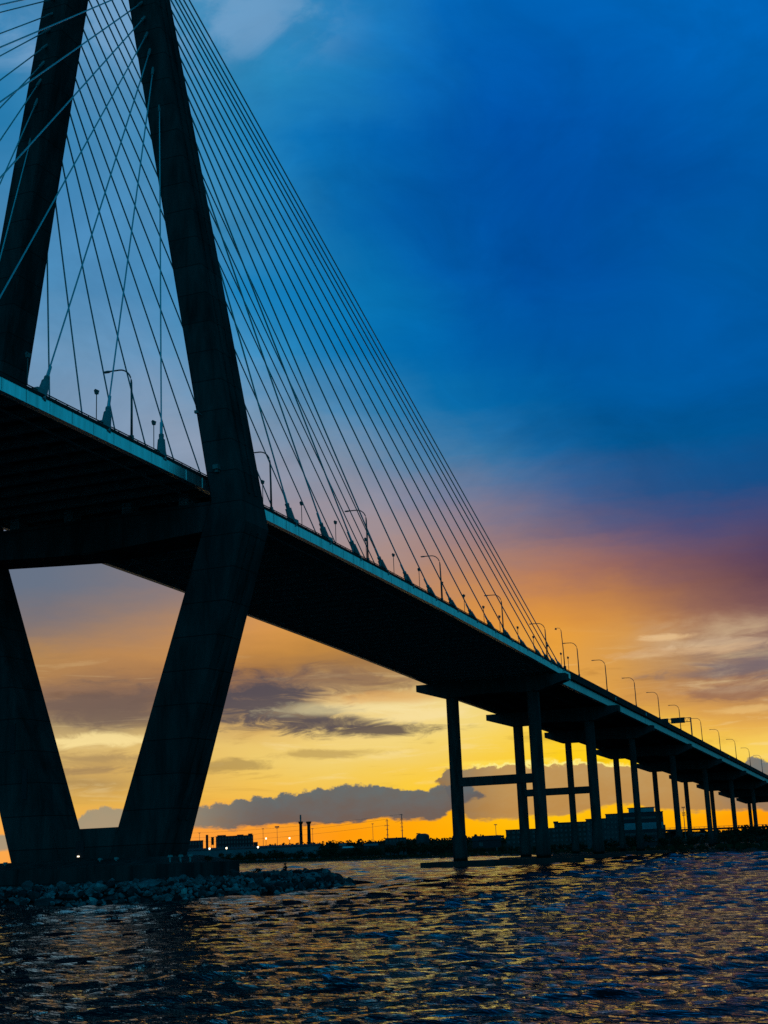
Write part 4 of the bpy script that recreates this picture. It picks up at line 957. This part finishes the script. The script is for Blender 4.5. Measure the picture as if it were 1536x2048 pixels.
t, H = block('flat_building', 'square dark building under the two utility poles', 'building', (1089.4, 374.3), 21.0, 20, 17.6, 14, 'wall', 3, 6)
house('house', 'long low house with a sloping dark roof right of the tallest pier', (831.3, 203.5), 17.4, 21, 13.8, 5, 'dark', 'dark')
t, H = block('apartment_block', 'low brown apartment block with a flat roof, leftmost of the row behind the piers', 'apartment block', (792.2, 158.5), 15.6, 35, 16.2, 16, 'brick', 4, 10, group='apartment blocks behind the piers')
t, H = block('apartment_block', 'brown apartment block with a raised left corner, second from the left behind the piers', 'apartment block', (799.9, 130.4), 13.9, 25.6, 19.6, 16, 'brick', 5, 8, group='apartment blocks behind the piers')
m = MB(); m.box((4, 11.5, H + 0.8), (6, 3.5, 1.2)); m.build('parapet', M['brick'], t)
t, H = block('apartment_block', 'grey apartment block with vertical window strips, third from the left behind the piers', 'apartment block', (803.7, 114.3), 13.0, 14.4, 21.2, 16, 'wall', 5, 5, group='apartment blocks behind the piers')
t, H = block('apartment_block', 'pale fronted apartment block joined to the left side of the office block', 'apartment block', (806.3, 102.7), 12.3, 10.5, 24.0, 16, 'wall', 6, 4, group='apartment blocks behind the piers')
t, H = block('office_block', 'broad office block with blue glass bands and a penthouse, tallest building behind the piers', 'office block', (810.1, 84.5), 11.2, 31, 24.2, 22, 'dark')
for z, hh in ((4.5, 1.3), (8.6, 1.6), (14.0, 4.4), (19.6, 1.4)):
    m = MB(); m.box((-0.08, 0, z), (0.22, 30.4, hh)); m.build('glass_band', M['band'] if hh > 3 else M['glass'], t)
m = MB(); m.box((7, -1.0, H + 1.9), (11, 17.6, 3.0)); m.build('penthouse', M['band'], t)
m = MB(); m.box((7, -1.0, H + 3.55), (12, 19, 0.4)); m.build('penthouse_roof', M['dark'], t)
m = MB(); m.box((-1, -15.9, 11.5), (3, 1.2, 5.5)); m.build('balcony', M['dark'], t)
mast('hair thin mast right of the tallest pier, over the sloping roof', (1072.6, 269.6), 24.5, 'ring', 17)
t = thing('telecom_tower', 'slender telecom mast with three antenna rings behind the slim piers', 'telecom mast', (914.1, 72.0, 1.0), face(9.5))
m = MB(); m.tube([(0, 0, 0), (0, 0, 28)], [0.4, 0.22], 8); m.build('pole', M['pole'], t)
for z in (27.6, 23.6, 22.0):
    m = MB(); m.tube([(0, 0, z - 0.3), (0, 0, z + 0.1)], [0.5, 1.3 if z > 23 else 0.8], 8)
    for q in range(6): m.box((1.1 * math.cos(q), 1.1 * math.sin(q), z + 0.1), (0.25, 0.3, 1.3))
    m.build('antenna', M['pole'], t)
t = thing('road_viaduct', 'low distant road viaduct crossing behind the right hand piers', 'viaduct', (0, 0, 0))
p0, p1 = Vector((713, 58, 0)), Vector((727, -60, 0)); dv = (p1 - p0).normalized(); nv = Vector((-dv.y, dv.x, 0))
m = MB(); m.loft([[p + nv * 5 + Vector((0, 0, z - 1.1)), p - nv * 5 + Vector((0, 0, z - 1.1)), p - nv * 5 + Vector((0, 0, z)), p + nv * 5 + Vector((0, 0, z))] for p, z in ((p0, 11.4), (p1, 10.6))]); m.build('deck', M['dark'], t)
m = MB()
for s in (-5, 5):
    for q in range(40):
        p = p0.lerp(p1, (q + .5) / 40) + nv * s; m.box((p.x, p.y, 11.4 - 0.8 * q / 40 + 0.45), (0.12, 0.12, 0.9))
    m.loft([[p0 + nv * (s - .1) + Vector((0, 0, 12.2)), p0 + nv * (s + .1) + Vector((0, 0, 12.2)), p0 + nv * (s + .1) + Vector((0, 0, 12.35)), p0 + nv * (s - .1) + Vector((0, 0, 12.35))], [p1 + nv * (s - .1) + Vector((0, 0, 11.4)), p1 + nv * (s + .1) + Vector((0, 0, 11.4)), p1 + nv * (s + .1) + Vector((0, 0, 11.55)), p1 + nv * (s - .1) + Vector((0, 0, 11.55))]])
m.build('railing', M['pole'], t)
for q in range(6):
    p = p0.lerp(p1, (q + .5) / 6); m = MB(); m.box((p.x, p.y, 5.4), (1.6, 1.6, 9.6)); m.box((p.x, p.y, 9.75), (2.4, 8, 0.7), rz=math.atan2(nv.y, nv.x) + math.pi / 2); m.build('pier', M['dark'], t)
house('house', 'small gabled house at the left end of the road viaduct', (715.5, 46.4), 10.0, 5, 11.4, 1.2, 'wall', 'dark')
house('house', 'low house with a pale blue roof below the road viaduct, between two slim piers', (619.2, 16.3), 9.1, 8, 7.9, 3.0, 'shed', 'shed')
